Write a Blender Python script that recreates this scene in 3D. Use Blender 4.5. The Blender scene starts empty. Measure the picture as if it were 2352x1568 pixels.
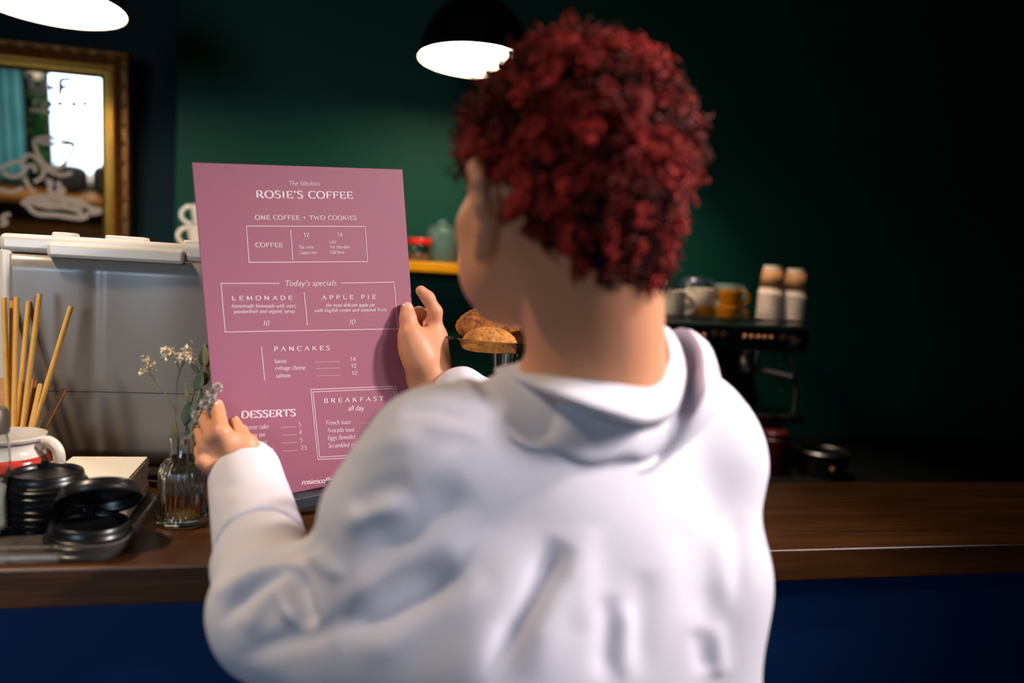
import bpy, bmesh, math, random
import numpy as np
from mathutils import Vector, Matrix

random.seed(7); RNG = np.random.default_rng(11)
SC = bpy.context.scene
COL = SC.collection

# ------------------------------------------------------------------ camera
FPX = 28/36*2352                      # 28 mm lens on a 2352 px wide frame
YAW, PITCH, ROLL = 0.23018, 0.09340, 0.05930
CZ = 1.05+0.3487                      # eye height; the counter top is at 1.05 m
CAM = np.array([0.0, 0.0, CZ])
_F = np.array([math.sin(YAW)*math.cos(PITCH), math.cos(YAW)*math.cos(PITCH), -math.sin(PITCH)])
_R0 = np.array([math.cos(YAW), -math.sin(YAW), 0.0]); _U0 = np.cross(_R0, _F)
_R = math.cos(ROLL)*_R0+math.sin(ROLL)*_U0
_U = -math.sin(ROLL)*_R0+math.cos(ROLL)*_U0
camd = bpy.data.cameras.new('camera'); cam = bpy.data.objects.new('camera', camd); COL.objects.link(cam)
camd.sensor_width = 36; camd.lens = 28; camd.clip_start = 0.02; camd.clip_end = 60
cam.matrix_world = Matrix(((_R[0], _U[0], -_F[0], 0), (_R[1], _U[1], -_F[1], 0), (_R[2], _U[2], -_F[2], CZ), (0, 0, 0, 1)))
camd.dof.use_dof = True; camd.dof.focus_distance = 1.16; camd.dof.aperture_fstop = 1.8
SC.camera = cam

# ------------------------------------------------------------------ world, exposure, lights
SC.view_settings.view_transform = 'Standard'; SC.view_settings.look = 'None'
SC.view_settings.gamma = 1; SC.view_settings.use_curve_mapping = False
SC.view_settings.exposure = 0.0
w = bpy.data.worlds.new('world'); SC.world = w; w.use_nodes = True
bg = w.node_tree.nodes['Background']; bg.inputs[0].default_value = (0.62, 0.78, 1.0, 1); bg.inputs[1].default_value = 0.6

def area(name, loc, target, size, power, col, sizey=None, spread=180):
    l = bpy.data.lights.new(name, 'AREA'); l.energy = power; l.color = col; l.size = size
    if sizey: l.shape = 'RECTANGLE'; l.size_y = sizey
    else: l.shape = 'DISK'
    l.spread = math.radians(spread)
    o = bpy.data.objects.new(name, l); COL.objects.link(o); o.location = loc
    d = Vector(target)-Vector(loc); o.rotation_euler = d.to_track_quat('-Z', 'Y').to_euler()
    return o
# ceiling spot of the cafe, to the right of the guest
area('ceiling_spot', (1.72, 0.50, 2.28), (0.02, 0.92, 1.32), 0.16, 5.6, (1.0, 0.88, 0.84), spread=52)
# daylight that comes in through the tall shop window behind the camera
area('window_daylight', (-1.9, -2.85, 1.75), (-0.62, 0.95, 1.05), 1.4, 3.8, (0.50, 0.73, 1.0), 1.4, spread=40)
# soft neutral ceiling panel above and behind the guest, on the right
area('ceiling_panel', (1.95, -0.35, 2.50), (0.30, 0.56, 1.22), 0.6, 2.35, (1.0, 0.93, 0.97), 0.6, spread=29)
# unseen warm fill added over the left end of the bar, helping the pendants
area('bar_fill', (-1.02, 0.86, 2.6), (-0.33, 0.96, 1.05), 0.12, 5.4, (1.0, 0.78, 0.54), spread=80)
# small warm light added to brighten the cups on the espresso machine
area('machine_fill', (1.12, 2.30, 2.45), (1.14, 2.36, 1.26), 0.10, 3.4, (1.0, 0.80, 0.60), spread=62)
# warm light added so the window bench shows lit in the mirror
area('bench_fill', (-2.2, -1.7, 2.7), (-2.5, -2.7, 0.8), 0.2, 14, (1.0, 0.80, 0.55), spread=90)

# ------------------------------------------------------------------ helpers
def S(h):                               # sRGB hex -> linear rgba
    h = h.lstrip('#'); c = [int(h[i:i+2], 16)/255 for i in (0, 2, 4)]
    return tuple((x/12.92 if x <= .04045 else ((x+.055)/1.055)**2.4) for x in c)+(1.0,)

def ray(px, py):
    return _F+_R*(px-1176)/FPX-_U*(py-784)/FPX
def at(px, py, d):                      # point at distance d along the optical axis
    return CAM+ray(px, py)*d
def on_z(px, py, z):
    r = ray(px, py); return CAM+r*((z-CZ)/r[2])
def on_y(px, py, y):
    r = ray(px, py); return CAM+r*(y/r[1])
def on_plane(px, py, o, n):
    r = ray(px, py); return CAM+r*(np.dot(np.array(o)-CAM, n)/np.dot(r, n))
def depth(p): return float(np.dot(np.array(p)-CAM, _F))
def pix(P):
    d = np.asarray(P)-CAM; z = d@_F
    return 1176+FPX*(d@_R)/z, 784-FPX*(d@_U)/z, z

def mat(name, col, rough=.5, metal=0, noise=0, nscale=20, col2=None, bump=0, bscale=60, trans=0, ior=1.45, emis=None, estr=0, sss=0, stretch=None, coat=0, spec=None, alpha=None):
    m = bpy.data.materials.new(name); m.use_nodes = True
    nt = m.node_tree; b = nt.nodes['Principled BSDF']
    c = S(col) if isinstance(col, str) else col
    b.inputs['Base Color'].default_value = c; b.inputs['Roughness'].default_value = rough; b.inputs['Metallic'].default_value = metal
    b.inputs['IOR'].default_value = ior
    if trans: b.inputs['Transmission Weight'].default_value = trans
    if coat: b.inputs['Coat Weight'].default_value = coat; b.inputs['Coat Roughness'].default_value = .08
    if spec is not None: b.inputs['Specular IOR Level'].default_value = spec
    if sss:
        b.inputs['Subsurface Weight'].default_value = sss; b.inputs['Subsurface Scale'].default_value = .008
        b.inputs['Subsurface Radius'].default_value = (1, .35, .2)
    if alpha is not None: b.inputs['Alpha'].default_value = alpha
    if emis: b.inputs['Emission Color'].default_value = S(emis) if isinstance(emis, str) else emis; b.inputs['Emission Strength'].default_value = estr
    tc = nt.nodes.new('ShaderNodeTexCoord'); mp = nt.nodes.new('ShaderNodeMapping'); nt.links.new(tc.outputs['Object'], mp.inputs[0])
    if stretch: mp.inputs['Scale'].default_value = stretch
    if col2:
        n = nt.nodes.new('ShaderNodeTexNoise'); n.inputs['Scale'].default_value = nscale; n.inputs['Detail'].default_value = 5
        nt.links.new(mp.outputs[0], n.inputs['Vector'])
        r = nt.nodes.new('ShaderNodeValToRGB'); r.color_ramp.elements[0].position = .5-noise; r.color_ramp.elements[1].position = .5+noise
        r.color_ramp.elements[0].color = c; r.color_ramp.elements[1].color = S(col2) if isinstance(col2, str) else col2
        nt.links.new(n.outputs[0], r.inputs[0]); nt.links.new(r.outputs[0], b.inputs['Base Color'])
    if bump:
        n = nt.nodes.new('ShaderNodeTexNoise'); n.inputs['Scale'].default_value = bscale; n.inputs['Detail'].default_value = 4
        nt.links.new(mp.outputs[0], n.inputs['Vector'])
        bp = nt.nodes.new('ShaderNodeBump'); bp.inputs['Strength'].default_value = bump; bp.inputs['Distance'].default_value = .004
        nt.links.new(n.outputs[0], bp.inputs['Height']); nt.links.new(bp.outputs[0], b.inputs['Normal'])
    return m

class MB:
    def __init__(s): s.v = []; s.f = []
    def add(s, v, f):
        o = len(s.v); s.v += [tuple(map(float, p)) for p in v]; s.f += [tuple(i+o for i in q) for q in f]; return s
    def box(s, lo, hi, M=None):
        (a, b, c), (d, e, f) = lo, hi
        v = [(a,b,c),(d,b,c),(d,e,c),(a,e,c),(a,b,f),(d,b,f),(d,e,f),(a,e,f)]
        if M is not None: v = [M(p) for p in v]
        return s.add(v, [(3,2,1,0),(4,5,6,7),(0,1,5,4),(1,2,6,5),(2,3,7,6),(3,0,4,7)])
    def lathe(s, prof, n=40, M=None, flute=None, closed=False):
        v = []; m = len(prof)
        for i in range(n):
            a = 2*math.pi*i/n
            for j, (r, z) in enumerate(prof):
                q = r*(flute(a, j) if flute else 1); p = (q*math.cos(a), q*math.sin(a), z); v.append(M(p) if M else p)
        f = []
        for i in range(n):
            k = (i+1) % n
            for j in range(m if closed else m-1):
                l = (j+1) % m
                f.append((i*m+j, k*m+j, k*m+l, i*m+l))
        return s.add(v, f)
    def tube(s, pts, rad, n=10, cap=True, flat=1.0):
        P = [np.array(p, float) for p in pts]; m = len(P); R = rad if hasattr(rad, '__len__') else [rad]*m
        t0 = P[1]-P[0]; ref = np.array([0, 0, 1.]) if abs(t0[2]) < .9*np.linalg.norm(t0) else np.array([1., 0, 0])
        v = []; u = None
        for i in range(m):
            t = P[min(i+1, m-1)]-P[max(i-1, 0)]; t = t/(np.linalg.norm(t)+1e-12)
            if u is None: u = np.cross(ref, t)
            u = u-t*np.dot(u, t); u /= np.linalg.norm(u)+1e-12; w_ = np.cross(t, u)
            for k in range(n):
                a = 2*math.pi*k/n; v.append(P[i]+R[i]*(u*math.cos(a)+flat*w_*math.sin(a)))
        f = [(i*n+k, i*n+(k+1) % n, (i+1)*n+(k+1) % n, (i+1)*n+k) for i in range(m-1) for k in range(n)]
        if cap: f += [tuple(range(n-1, -1, -1)), tuple((m-1)*n+k for k in range(n))]
        return s.add(v, f)
    def ball(s, c, r, n=10, M=None):
        r = r if hasattr(r, '__len__') else (r, r, r); v = []; f = []
        for i in range(n+1):
            th = math.pi*i/n
            for k in range(2*n):
                a = math.pi*k/n; p = np.array([r[0]*math.sin(th)*math.cos(a), r[1]*math.sin(th)*math.sin(a), r[2]*math.cos(th)])
                if M is not None: p = M @ p
                v.append(np.array(c)+p)
        for i in range(n):
            for k in range(2*n): f.append((i*2*n+k, (i+1)*2*n+k, (i+1)*2*n+(k+1) % (2*n), i*2*n+(k+1) % (2*n)))
        return s.add(v, f)
    def grid(s, G, close_u=False):
        G = np.asarray(G); a, b = G.shape[:2]; f = []
        for i in range(a if close_u else a-1):
            for j in range(b-1): k = (i+1) % a; f.append((i*b+j, k*b+j, k*b+j+1, i*b+j+1))
        return s.add(G.reshape(-1, 3), f)
    def build(s, name, m=None, parent=None, smooth=True, bevel=0, seg=2, loc=None, solid=0, sub=0, edge=None, mats=None, idx=None):
        me = bpy.data.meshes.new(name)
        V = np.array(s.v, float)
        if loc is not None: V = V-np.array(loc, float)
        me.from_pydata(V.tolist(), [], s.f); me.update()
        bm = bmesh.new(); bm.from_mesh(me); bmesh.ops.remove_doubles(bm, verts=bm.verts, dist=1e-6)
        bmesh.ops.recalc_face_normals(bm, faces=bm.faces); bm.to_mesh(me); bm.free()
        if smooth: me.polygons.foreach_set('use_smooth', [True]*len(me.polygons))
        o = bpy.data.objects.new(name, me); COL.objects.link(o)
        if loc is not None: o.location = loc
        if m: me.materials.append(m)
        if solid: q = o.modifiers.new('s', 'SOLIDIFY'); q.thickness = solid; q.offset = 0
        if bevel:
            q = o.modifiers.new('b', 'BEVEL'); q.width = bevel; q.segments = seg; q.limit_method = 'ANGLE'; q.angle_limit = .6
            q.harden_normals = False
        if sub: q = o.modifiers.new('u', 'SUBSURF'); q.levels = sub; q.render_levels = sub
        if smooth:
            try: me.set_sharp_from_angle(angle=edge if edge else .7)
            except Exception: pass
        if parent: par(o, parent)
        return o

def par(o, p):
    o.parent = p
    o.matrix_parent_inverse = Matrix.Translation(-Vector(p.location)) if p.type == 'EMPTY' and not any(p.rotation_euler) else p.matrix_basis.inverted()
def tag(o, label, cat=None, group=None):
    o['label'] = label
    if cat: o['category'] = cat
    if group: o['group'] = group
    return o
def thing(name, loc, label, cat, group=None):
    o = bpy.data.objects.new(name, None); COL.objects.link(o); o.location = [float(x) for x in loc]; o.empty_display_size = .05
    return tag(o, label, cat, group)
def struct(o): o['kind'] = 'structure'; return o
def copy_tree(o, parent=None):
    c = o.copy(); COL.objects.link(c)
    if parent: c.parent = parent
    for ch in [x for x in COL.objects if x.parent == o]: copy_tree(ch, c)
    return c
def T(x, y, z): return lambda p: (p[0]+x, p[1]+y, p[2]+z)
def smooth_path(P, n=8, closed=False):
    P = np.array(P, float); m = len(P); out = []
    for i in range(m if closed else m-1):
        g = lambda k: P[k % m] if closed else P[min(max(k, 0), m-1)]
        a, b, c, d = g(i-1), g(i), g(i+1), g(i+2)
        for k in range(n):
            t = k/n; out.append(.5*((2*b)+(c-a)*t+(2*a-5*b+4*c-d)*t*t+(3*b-a-3*c+d)*t**3))
    if not closed: out.append(P[-1])
    return np.array(out)
# ------------------------------------------------------------------ the setting
M_green = mat('green_wall_paint', '#04463a', .62, spec=.25, noise=.25, nscale=3, col2='#044034', bump=.08, bscale=90)
M_blue = mat('blue_wall_paint', '#03262f', .65, spec=.25, noise=.25, nscale=3, col2='#032a34', bump=.08, bscale=90)
M_dark = mat('charcoal_wall_paint', '#1b2a2c', .7, noise=.2, nscale=4, col2='#16211f')
M_floor = mat('concrete_floor', '#4a4640', .6, noise=.25, nscale=6, col2='#39352f', bump=.1)
def wood(name, a, b, rough=.35, axis=0, sc=1.0):
    m = bpy.data.materials.new(name); m.use_nodes = True; nt = m.node_tree; bs = nt.nodes['Principled BSDF']; L = nt.links.new
    tc = nt.nodes.new('ShaderNodeTexCoord'); mp = nt.nodes.new('ShaderNodeMapping'); L(tc.outputs['Object'], mp.inputs[0])
    s = [14*sc, 14*sc, 14*sc]; s[axis] = 1.1*sc; mp.inputs['Scale'].default_value = s
    n = nt.nodes.new('ShaderNodeTexNoise'); n.inputs['Scale'].default_value = 3; n.inputs['Detail'].default_value = 8; n.inputs['Roughness'].default_value = .65; n.inputs['Distortion'].default_value = .6
    L(mp.outputs[0], n.inputs['Vector'])
    mp2 = nt.nodes.new('ShaderNodeMapping'); L(tc.outputs['Object'], mp2.inputs[0]); s2 = [160*sc]*3; s2[axis] = 6*sc; mp2.inputs['Scale'].default_value = s2
    n2 = nt.nodes.new('ShaderNodeTexNoise'); n2.inputs['Scale'].default_value = 1.5; n2.inputs['Detail'].default_value = 3; L(mp2.outputs[0], n2.inputs['Vector'])
    r = nt.nodes.new('ShaderNodeValToRGB'); r.color_ramp.elements[0].position = .3; r.color_ramp.elements[1].position = .72
    r.color_ramp.elements[0].color = S(a); r.color_ramp.elements[1].color = S(b); L(n.outputs[0], r.inputs[0])
    mx = nt.nodes.new('ShaderNodeMix'); mx.data_type = 'RGBA'; mx.blend_type = 'MULTIPLY'; mx.inputs[0].default_value = .55
    r2 = nt.nodes.new('ShaderNodeValToRGB'); r2.color_ramp.elements[0].position = .3; r2.color_ramp.elements[0].color = (.45, .45, .45, 1); r2.color_ramp.elements[1].position = .6
    L(n2.outputs[0], r2.inputs[0]); L(r.outputs[0], mx.inputs[6]); L(r2.outputs[0], mx.inputs[7]); L(mx.outputs[2], bs.inputs['Base Color'])
    bp = nt.nodes.new('ShaderNodeBump'); bp.inputs['Strength'].default_value = .12; bp.inputs['Distance'].default_value = .002
    L(n2.outputs[0], bp.inputs['Height']); L(bp.outputs[0], bs.inputs['Normal']); bs.inputs['Roughness'].default_value = rough
    return m
M_wood = wood('dark_stained_wood', '#361d0b', '#5e3819', .36)
M_ochre = wood('ochre_wood', '#8a5a1c', '#b07c34', .45)
M_brownwood = wood('brown_wood', '#4a3016', '#6a4826', .5)
XL, XR, YF, YB, HT = -4.6, 3.6, -3.0, 2.75, 3.0
XC = -0.488                                     # the corner where the green wall steps forward
struct(MB().box((XC, YB, 0), (XR, YB+.45, HT)).build('wall_back', M_green, smooth=False, bevel=.006))
struct(MB().box((XL, 3.0, 0), (XC, 3.2, HT)).build('wall_alcove', M_blue, smooth=False))
struct(MB().box((XL-.15, YF-.15, 0), (XL, 3.2, HT)).build('wall_left', M_dark, smooth=False))
struct(MB().box((XR, YF-.15, 0), (XR+.15, 3.2, HT)).build('wall_right', M_dark, smooth=False))
struct(MB().box((XL-.15, YF-.15, -.1), (XR+.15, 3.2, 0)).build('floor', M_floor, smooth=False))
struct(MB().box((XL-.15, YF-.15, HT), (XR+.15, 3.2, HT+.1)).build('ceiling', M_dark, smooth=False))
# the shop front behind the camera, with one tall window (seen in the mirror)
WX0, WX1, WZ0, WZ1 = -2.69, -1.05, .92, 2.45
wf = MB()
for lo, hi in (((XL, 0), (WX0, HT)), ((WX1, 0), (XR, HT)), ((WX0, 0), (WX1, WZ0)), ((WX0, WZ1), (WX1, HT))):
    wf.box((lo[0], YF-.15, lo[1]), (hi[0], YF, hi[1]))
struct(wf.build('wall_front', M_dark, smooth=False))
M_white = mat('white_gloss_paint', '#e8e6e0', .35)
M_day = mat('daylit_street_glass', '#ffffff', .3, emis=(.93, 1.0, 1.0, 1), estr=1.05)
win = MB()
for x0, x1, z0, z1 in ((WX0, WX1, WZ0, WZ0+.05), (WX0, WX1, WZ1-.05, WZ1), (WX0, WX0+.04, WZ0, WZ1), (WX1-.05, WX1, WZ0, WZ1)):
    win.box((x0, YF-.1, z0), (x1, YF-.02, z1))
wo = struct(win.build('window_1', M_white, smooth=False, bevel=.004))
struct(MB().box((WX0+.02, YF-.09, WZ0+.02), (WX1-.02, YF-.08, WZ1-.02)).build('window_pane', M_day, wo, smooth=False))
# bench under that window, cushions, trailing plant, pale blue curtain
b = thing('window_bench', (-2.4, -2.6, 0), 'ochre wooden bench under the shop window, reflected in the mirror', 'bench')
MB().box((-3.6, -2.98, .80), (-.9, -2.35, .86)).build('seat', M_ochre, b, smooth=False, bevel=.006)
MB().box((-3.55, -2.95, 0), (-.95, -2.42, .80)).build('front_panel', M_brownwood, b, smooth=False, bevel=.006)
M_navy = mat('dark_navy_cloth', '#14181f', .9, noise=.2, nscale=30, col2='#1c222c')
def cushion(name, c, r, label):
    v = MB(); n = 22; G = np.zeros((n, 2*n, 3))
    for i in range(n):
        th = math.pi*i/(n-1)
        for k in range(2*n):
            a = math.pi*k/n; p = np.array([math.sin(th)*math.cos(a), math.sin(th)*math.sin(a), math.cos(th)])
            p = np.sign(p)*np.abs(p)**.62; G[i, k] = np.array(c)+p*r
    v.grid(np.transpose(G, (1, 0, 2)), True)
    tag(v.build(name, M_navy, loc=c), label, 'cushion')
cushion('seat_cushion', (-2.50, -2.72, 1.00), (.20, .12, .14), 'wide dark navy cushion on the ochre bench, left one in the mirror')
cushion('seat_cushion', (-2.13, -2.72, 1.01), (.13, .12, .15), 'narrow dark navy cushion on the ochre bench, right one in the mirror')
M_leafb = mat('bright_leaf', '#2f8a22', .55, noise=.2, nscale=30, col2='#1d6a16')
pl = thing('trailing_plant', (-2.78, -2.9, 1.9), 'bright green trailing plant beside the window, reflected in the mirror', 'plant')
lv = MB()
for k in range(150):
    c = np.array([-2.76+RNG.normal(0, .035), -2.86+RNG.normal(0, .03), RNG.uniform(1.0, 1.85)]); a = RNG.uniform(0, 6.3); t = RNG.uniform(-.6, .6)
    u = np.array([math.cos(a), math.sin(a), t])*.035; v_ = np.array([-math.sin(a), math.cos(a), .3])*.02
    lv.add([c-u, c+v_+[0, 0, .006], c+u, c-v_+[0, 0, .006]], [(0, 1, 2, 3)])
lv.build('leaves', M_leafb, pl)
MB().tube([(-2.76, -2.87, 1.9), (-2.75, -2.86, 1.5), (-2.77, -2.87, 1.0)], .006).build('stem', M_leafb, pl)
tag(MB().lathe([(.0, 0), (.06, 0), (.075, .12), (.07, .12), (.0, .1)], 24, T(-2.78, -2.89, 1.9)).build('hanging_pot', M_white), 'white pot holding the trailing plant by the window', 'pot')
M_curt = mat('pale_blue_cloth', '#5fb2cc', .8, noise=.25, nscale=4, col2='#3f8fae', emis='#5fb2cc', estr=0)
cu = np.array([[(-3.75+.0085*i, -2.9+.03*math.sin(i*.55)+.01*math.sin(i*1.7), z) for z in np.linspace(.9, 2.6, 14)] for i in range(100)])
tag(MB().grid(cu).build('curtain', M_curt, solid=.004), 'pale blue curtain left of the shop window, reflected in the mirror', 'curtain')

# ------------------------------------------------------------------ bar counter
BY0, BY1 = .9071, 1.2265
bar = thing('bar_counter', (.2, BY0, 0), 'long bar counter with dark stained wooden top and navy blue front', 'counter')
MB().box((-2.6, BY0, 1.006), (3.0, BY1, 1.05)).build('worktop', M_wood, bar, smooth=True, bevel=.0028, seg=2, edge=.5)
M_navyp = mat('navy_blue_paint', '#072c5c', .6, noise=.3, nscale=3, col2='#062650', spec=.2, bump=.06, bscale=70)
MB().box((-2.6, BY0+.03, 0), (3.0, BY0+.06, 1.006)).build('front_panel', M_navyp, bar, smooth=False)
M_blackm = mat('black_matt_metal', '#0b0c0d', .45, metal=.3, noise=.2, nscale=40, col2='#121314')
M_steel = mat('brushed_steel', '#9c9a96', .3, metal=1, noise=.3, nscale=30, col2='#84827f')
wc = thing('work_counter', (-1.2, 1.5, 0), 'low work counter behind the left end of the bar', 'counter')
MB().box((-2.6, BY1+.004, .94), (.02, 1.80, .98)).build('worktop', M_steel, wc, smooth=False, bevel=.003)
MB().box((-2.6, BY1+.03, 0), (.0, 1.78, .94)).build('body', M_blackm, wc, smooth=False)
bc = thing('back_counter', (1.6, 2.45, 0), 'dark back counter carrying the espresso machine', 'counter')
MB().box((.72, 2.05, .76), (3.5, 2.745, .80)).build('worktop', M_blackm, bc, smooth=False, bevel=.003)
MB().box((.74, 2.08, 0), (3.48, 2.745, .76)).build('body', M_dark, bc, smooth=False)

# ------------------------------------------------------------------ gilt mirror on the alcove wall
TL = math.radians(5); mo = np.array([-.65, 2.93, 1.40]); mn = np.array([0, -math.cos(TL), -math.sin(TL)]); mu = np.array([0, -math.sin(TL), math.cos(TL)])
def mloc(px, py):
    q = on_plane(px, py, mo, mn)-mo; return q[0], float(np.dot(q, mu))
mx1, mz1 = mloc(301, 122); mx0, mz0 = mx1-1.05, mz1-.98
def mpt(x, z, h): return mo+np.array([1, 0, 0])*x+mu*z+mn*h
mir = thing('wall_mirror', mpt((mx0+mx1)/2, mz0, 0), 'gilt framed mirror with white marker drawings hanging on the blue wall', 'mirror')
M_bronze = mat('aged_gilt', '#b07840', .36, metal=.7, noise=.18, nscale=120, col2='#7a4c24', bump=.5, bscale=160)
M_gold = mat('bright_gilt', '#d9a548', .3, metal=.8, noise=.2, nscale=60, col2='#c08a34')
M_mirror = mat('mirror_silver', '#f2f4f4', .015, metal=1)
def moulding(prof, name, m, parent):
    f = MB(); cs = ((mx0, mz0, 1, 1), (mx1, mz0, -1, 1), (mx1, mz1, -1, -1), (mx0, mz1, 1, -1))
    G = [[mpt(x+sx*o, z+sz*o, h) for o, h in prof] for x, z, sx, sz in cs]
    return f.grid(np.array(G), True).build(name, m, parent, edge=.5)
moulding([(0, -.02), (0, .02), (.006, .032), (.02, .036), (.034, .03), (.044, .018), (.048, .016)], 'outer_frame', M_bronze, mir)
moulding([(.048, .016), (.052, .024), (.060, .026), (.066, .016), (.076, .018), (.084, .006), (.09, .003), (.09, -.01)], 'inner_frame', M_gold, mir)
def bead(x, z): MB().ball(mpt(x, z, .036), (.009, .009, .009), 5).build('bead', M_bronze, mir)
k = 0
while mx1-.02-k*.052 > mx0: bead(mx1-.02-k*.052, mz1-.02); bead(mx1-.034-k*.052, mz1-.02); k += 1
for k in range(int((mz1-mz0)/.06)): bead(mx1-.02, mz1-.05-k*.06); bead(mx0+.02, mz1-.05-k*.06)
MB().add([mpt(mx0+.085, mz0+.085, .002), mpt(mx1-.085, mz0+.085, .002), mpt(mx1-.085, mz1-.085, .002), mpt(mx0+.085, mz1-.085, .002)], [(0, 1, 2, 3)]).build('mirror_glass', M_mirror, mir, smooth=False)
MB().box((mx0+.01, 0, mz0+.01), (mx1-.01, .012, mz1-.01), lambda p: mpt(p[0], p[2], -.02+p[1]*.9)).build('backing_board', M_brownwood, mir, smooth=False)
M_chalk = mat('white_marker_paint', '#d8c8bc', .8)
dr = MB()
def stroke(pts, wd=.008, sm=True):
    wd *= 1.35
    P = [mloc(x/3.919, 140+y/3.919) for x, y in pts]; P = np.array(P)
    if sm and len(P) > 2: P = smooth_path(P, 6)
    d = np.gradient(P, axis=0); n = np.stack([-d[:, 1], d[:, 0]], 1); n /= np.linalg.norm(n, axis=1)[:, None]+1e-9
    dr.grid(np.array([[mpt(*(p-q*wd/2), .0035), mpt(*(p+q*wd/2), .0035)] for p, q in zip(P, n)]))
for s in ([(270, 110), (305, 300)], [(305, 300), (345, 225)], [(345, 225), (375, 300)], [(375, 300), (420, 120)], [(545, 165), (545, 310)], [(540, 165), (645, 165)],
          [(545, 235), (610, 235)], [(628, 255), (628, 300)], [(450, 240), (500, 240)]): stroke(s, .011, False)
for s in ([(300, 350), (318, 400)], [(312, 375), (335, 350), (360, 358)], [(380, 395), (400, 360), (425, 380), (400, 410), (380, 395)], [(470, 370), (445, 378), (470, 395), (445, 410)],
          [(500, 372), (500, 408)], [(525, 392), (560, 385), (545, 365), (525, 390), (560, 408)], [(618, 340), (618, 408)], [(645, 395), (665, 368), (685, 390), (662, 408), (645, 395)],
          [(705, 375), (722, 408), (742, 372)], [(755, 392), (785, 384), (770, 368), (755, 392), (788, 408)]): stroke(s, .006)
for s in ([(275, 440), (370, 450), (470, 462)], [(310, 705), (390, 690), (480, 690), (600, 720), (670, 742), (560, 748), (400, 735), (310, 705)], [(305, 710), (335, 820), (400, 920), (480, 965), (560, 955)],
          [(670, 745), (650, 820), (600, 900), (550, 950)], [(370, 930), (450, 990), (560, 1028), (650, 1005)],
          [(210, 960), (215, 890), (260, 845), (330, 880), (390, 970), (385, 1040), (310, 1090)], [(210, 900), (100, 920), (0, 975)], [(30, 1000), (100, 1040), (200, 1020), (240, 960), (300, 940), (320, 1000)],
          [(225, 1050), (265, 1130), (320, 1185)], [(0, 1150), (100, 1180), (210, 1140)], [(95, 1380), (40, 1390), (20, 1430), (60, 1440), (45, 1470), (0, 1472)]): stroke(s, .0085)
for s in ([(415, 1080), (460, 1090), (450, 1160), (490, 1205)], [(515, 1090), (540, 1130), (515, 1195)], [(560, 1140), (572, 1170), (530, 1215)], [(200, 1290), (280, 1235), (400, 1220), (560, 1235), (720, 1262), (820, 1325), (900, 1340), (880, 1362), (790, 1370)],
          [(235, 1280), (330, 1370), (500, 1385), (740, 1412), (800, 1362)], [(260, 1262), (420, 1310), (560, 1312), (700, 1345), (745, 1400)], [(330, 1240), (500, 1285), (640, 1270), (720, 1320)], [(760, 1290), (700, 1340)]): stroke(s, .011)
dr.build('marker_drawing', M_chalk, mir, smooth=False)
mir['label'] = 'gilt framed mirror with white marker drawings hanging on the blue wall'

# ------------------------------------------------------------------ pendant lamps
M_lblack = mat('black_enamel', '#060606', .35, noise=.1, nscale=20, col2='#0a0a0a')
M_lwhite = mat('white_enamel', '#f4efe4', .4)
M_bulb = mat('lamp_glow', '#fff4e0', .4, emis=(1.0, .80, .56, 1), estr=34)
def pendant(c, r, label, tilt=0.0):
    c = np.array(c); t = thing('pendant_lamp', c, label, 'lamp', 'pendant lamps over the bar')
    Rm = np.array(Matrix.Rotation(tilt, 3, _R.tolist())); f = lambda p: c+Rm @ np.array(p)
    out = [(r*1.0, 0), (r*.985, .012), (r*.95, .045), (r*.86, .085), (r*.70, .125), (r*.50, .155), (r*.28, .175), (r*.16, .185), (.022, .20), (.02, .26), (.0, .262)]
    inn = [(r*.99, .001), (r*.94, .04), (r*.84, .08), (r*.68, .118), (r*.48, .148), (r*.2, .166), (0, .168)]
    MB().lathe(out, 56, f).build('lamp_shade', M_lblack, t)
    MB().lathe(inn, 56, f).build('shade_lining', M_lwhite, t)
    MB().lathe([(0, .016), (r*.93, .016), (r*.965, .02), (r*.93, .03), (0, .03)], 56, f).build('diffuser', M_bulb, t)
    top = f((0, 0, .26)); MB().tube([top, (top[0], top[1], HT)], .004).build('cord', M_lblack, t)
    MB().lathe([(0, HT-.03), (.05, HT-.03), (.055, HT), (0, HT)], 24, T(top[0], top[1], 0)).build('ceiling_rose', M_lblack, t)
pendant((.372, 2.237, 1.955), .157, 'black pendant lamp with white lining hanging beside the red curly hair', -.05)
pendant((-.640, 2.058, 1.925), .163, 'black pendant lamp hanging above the gilt mirror, cut by the top left corner', -.05)
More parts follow.
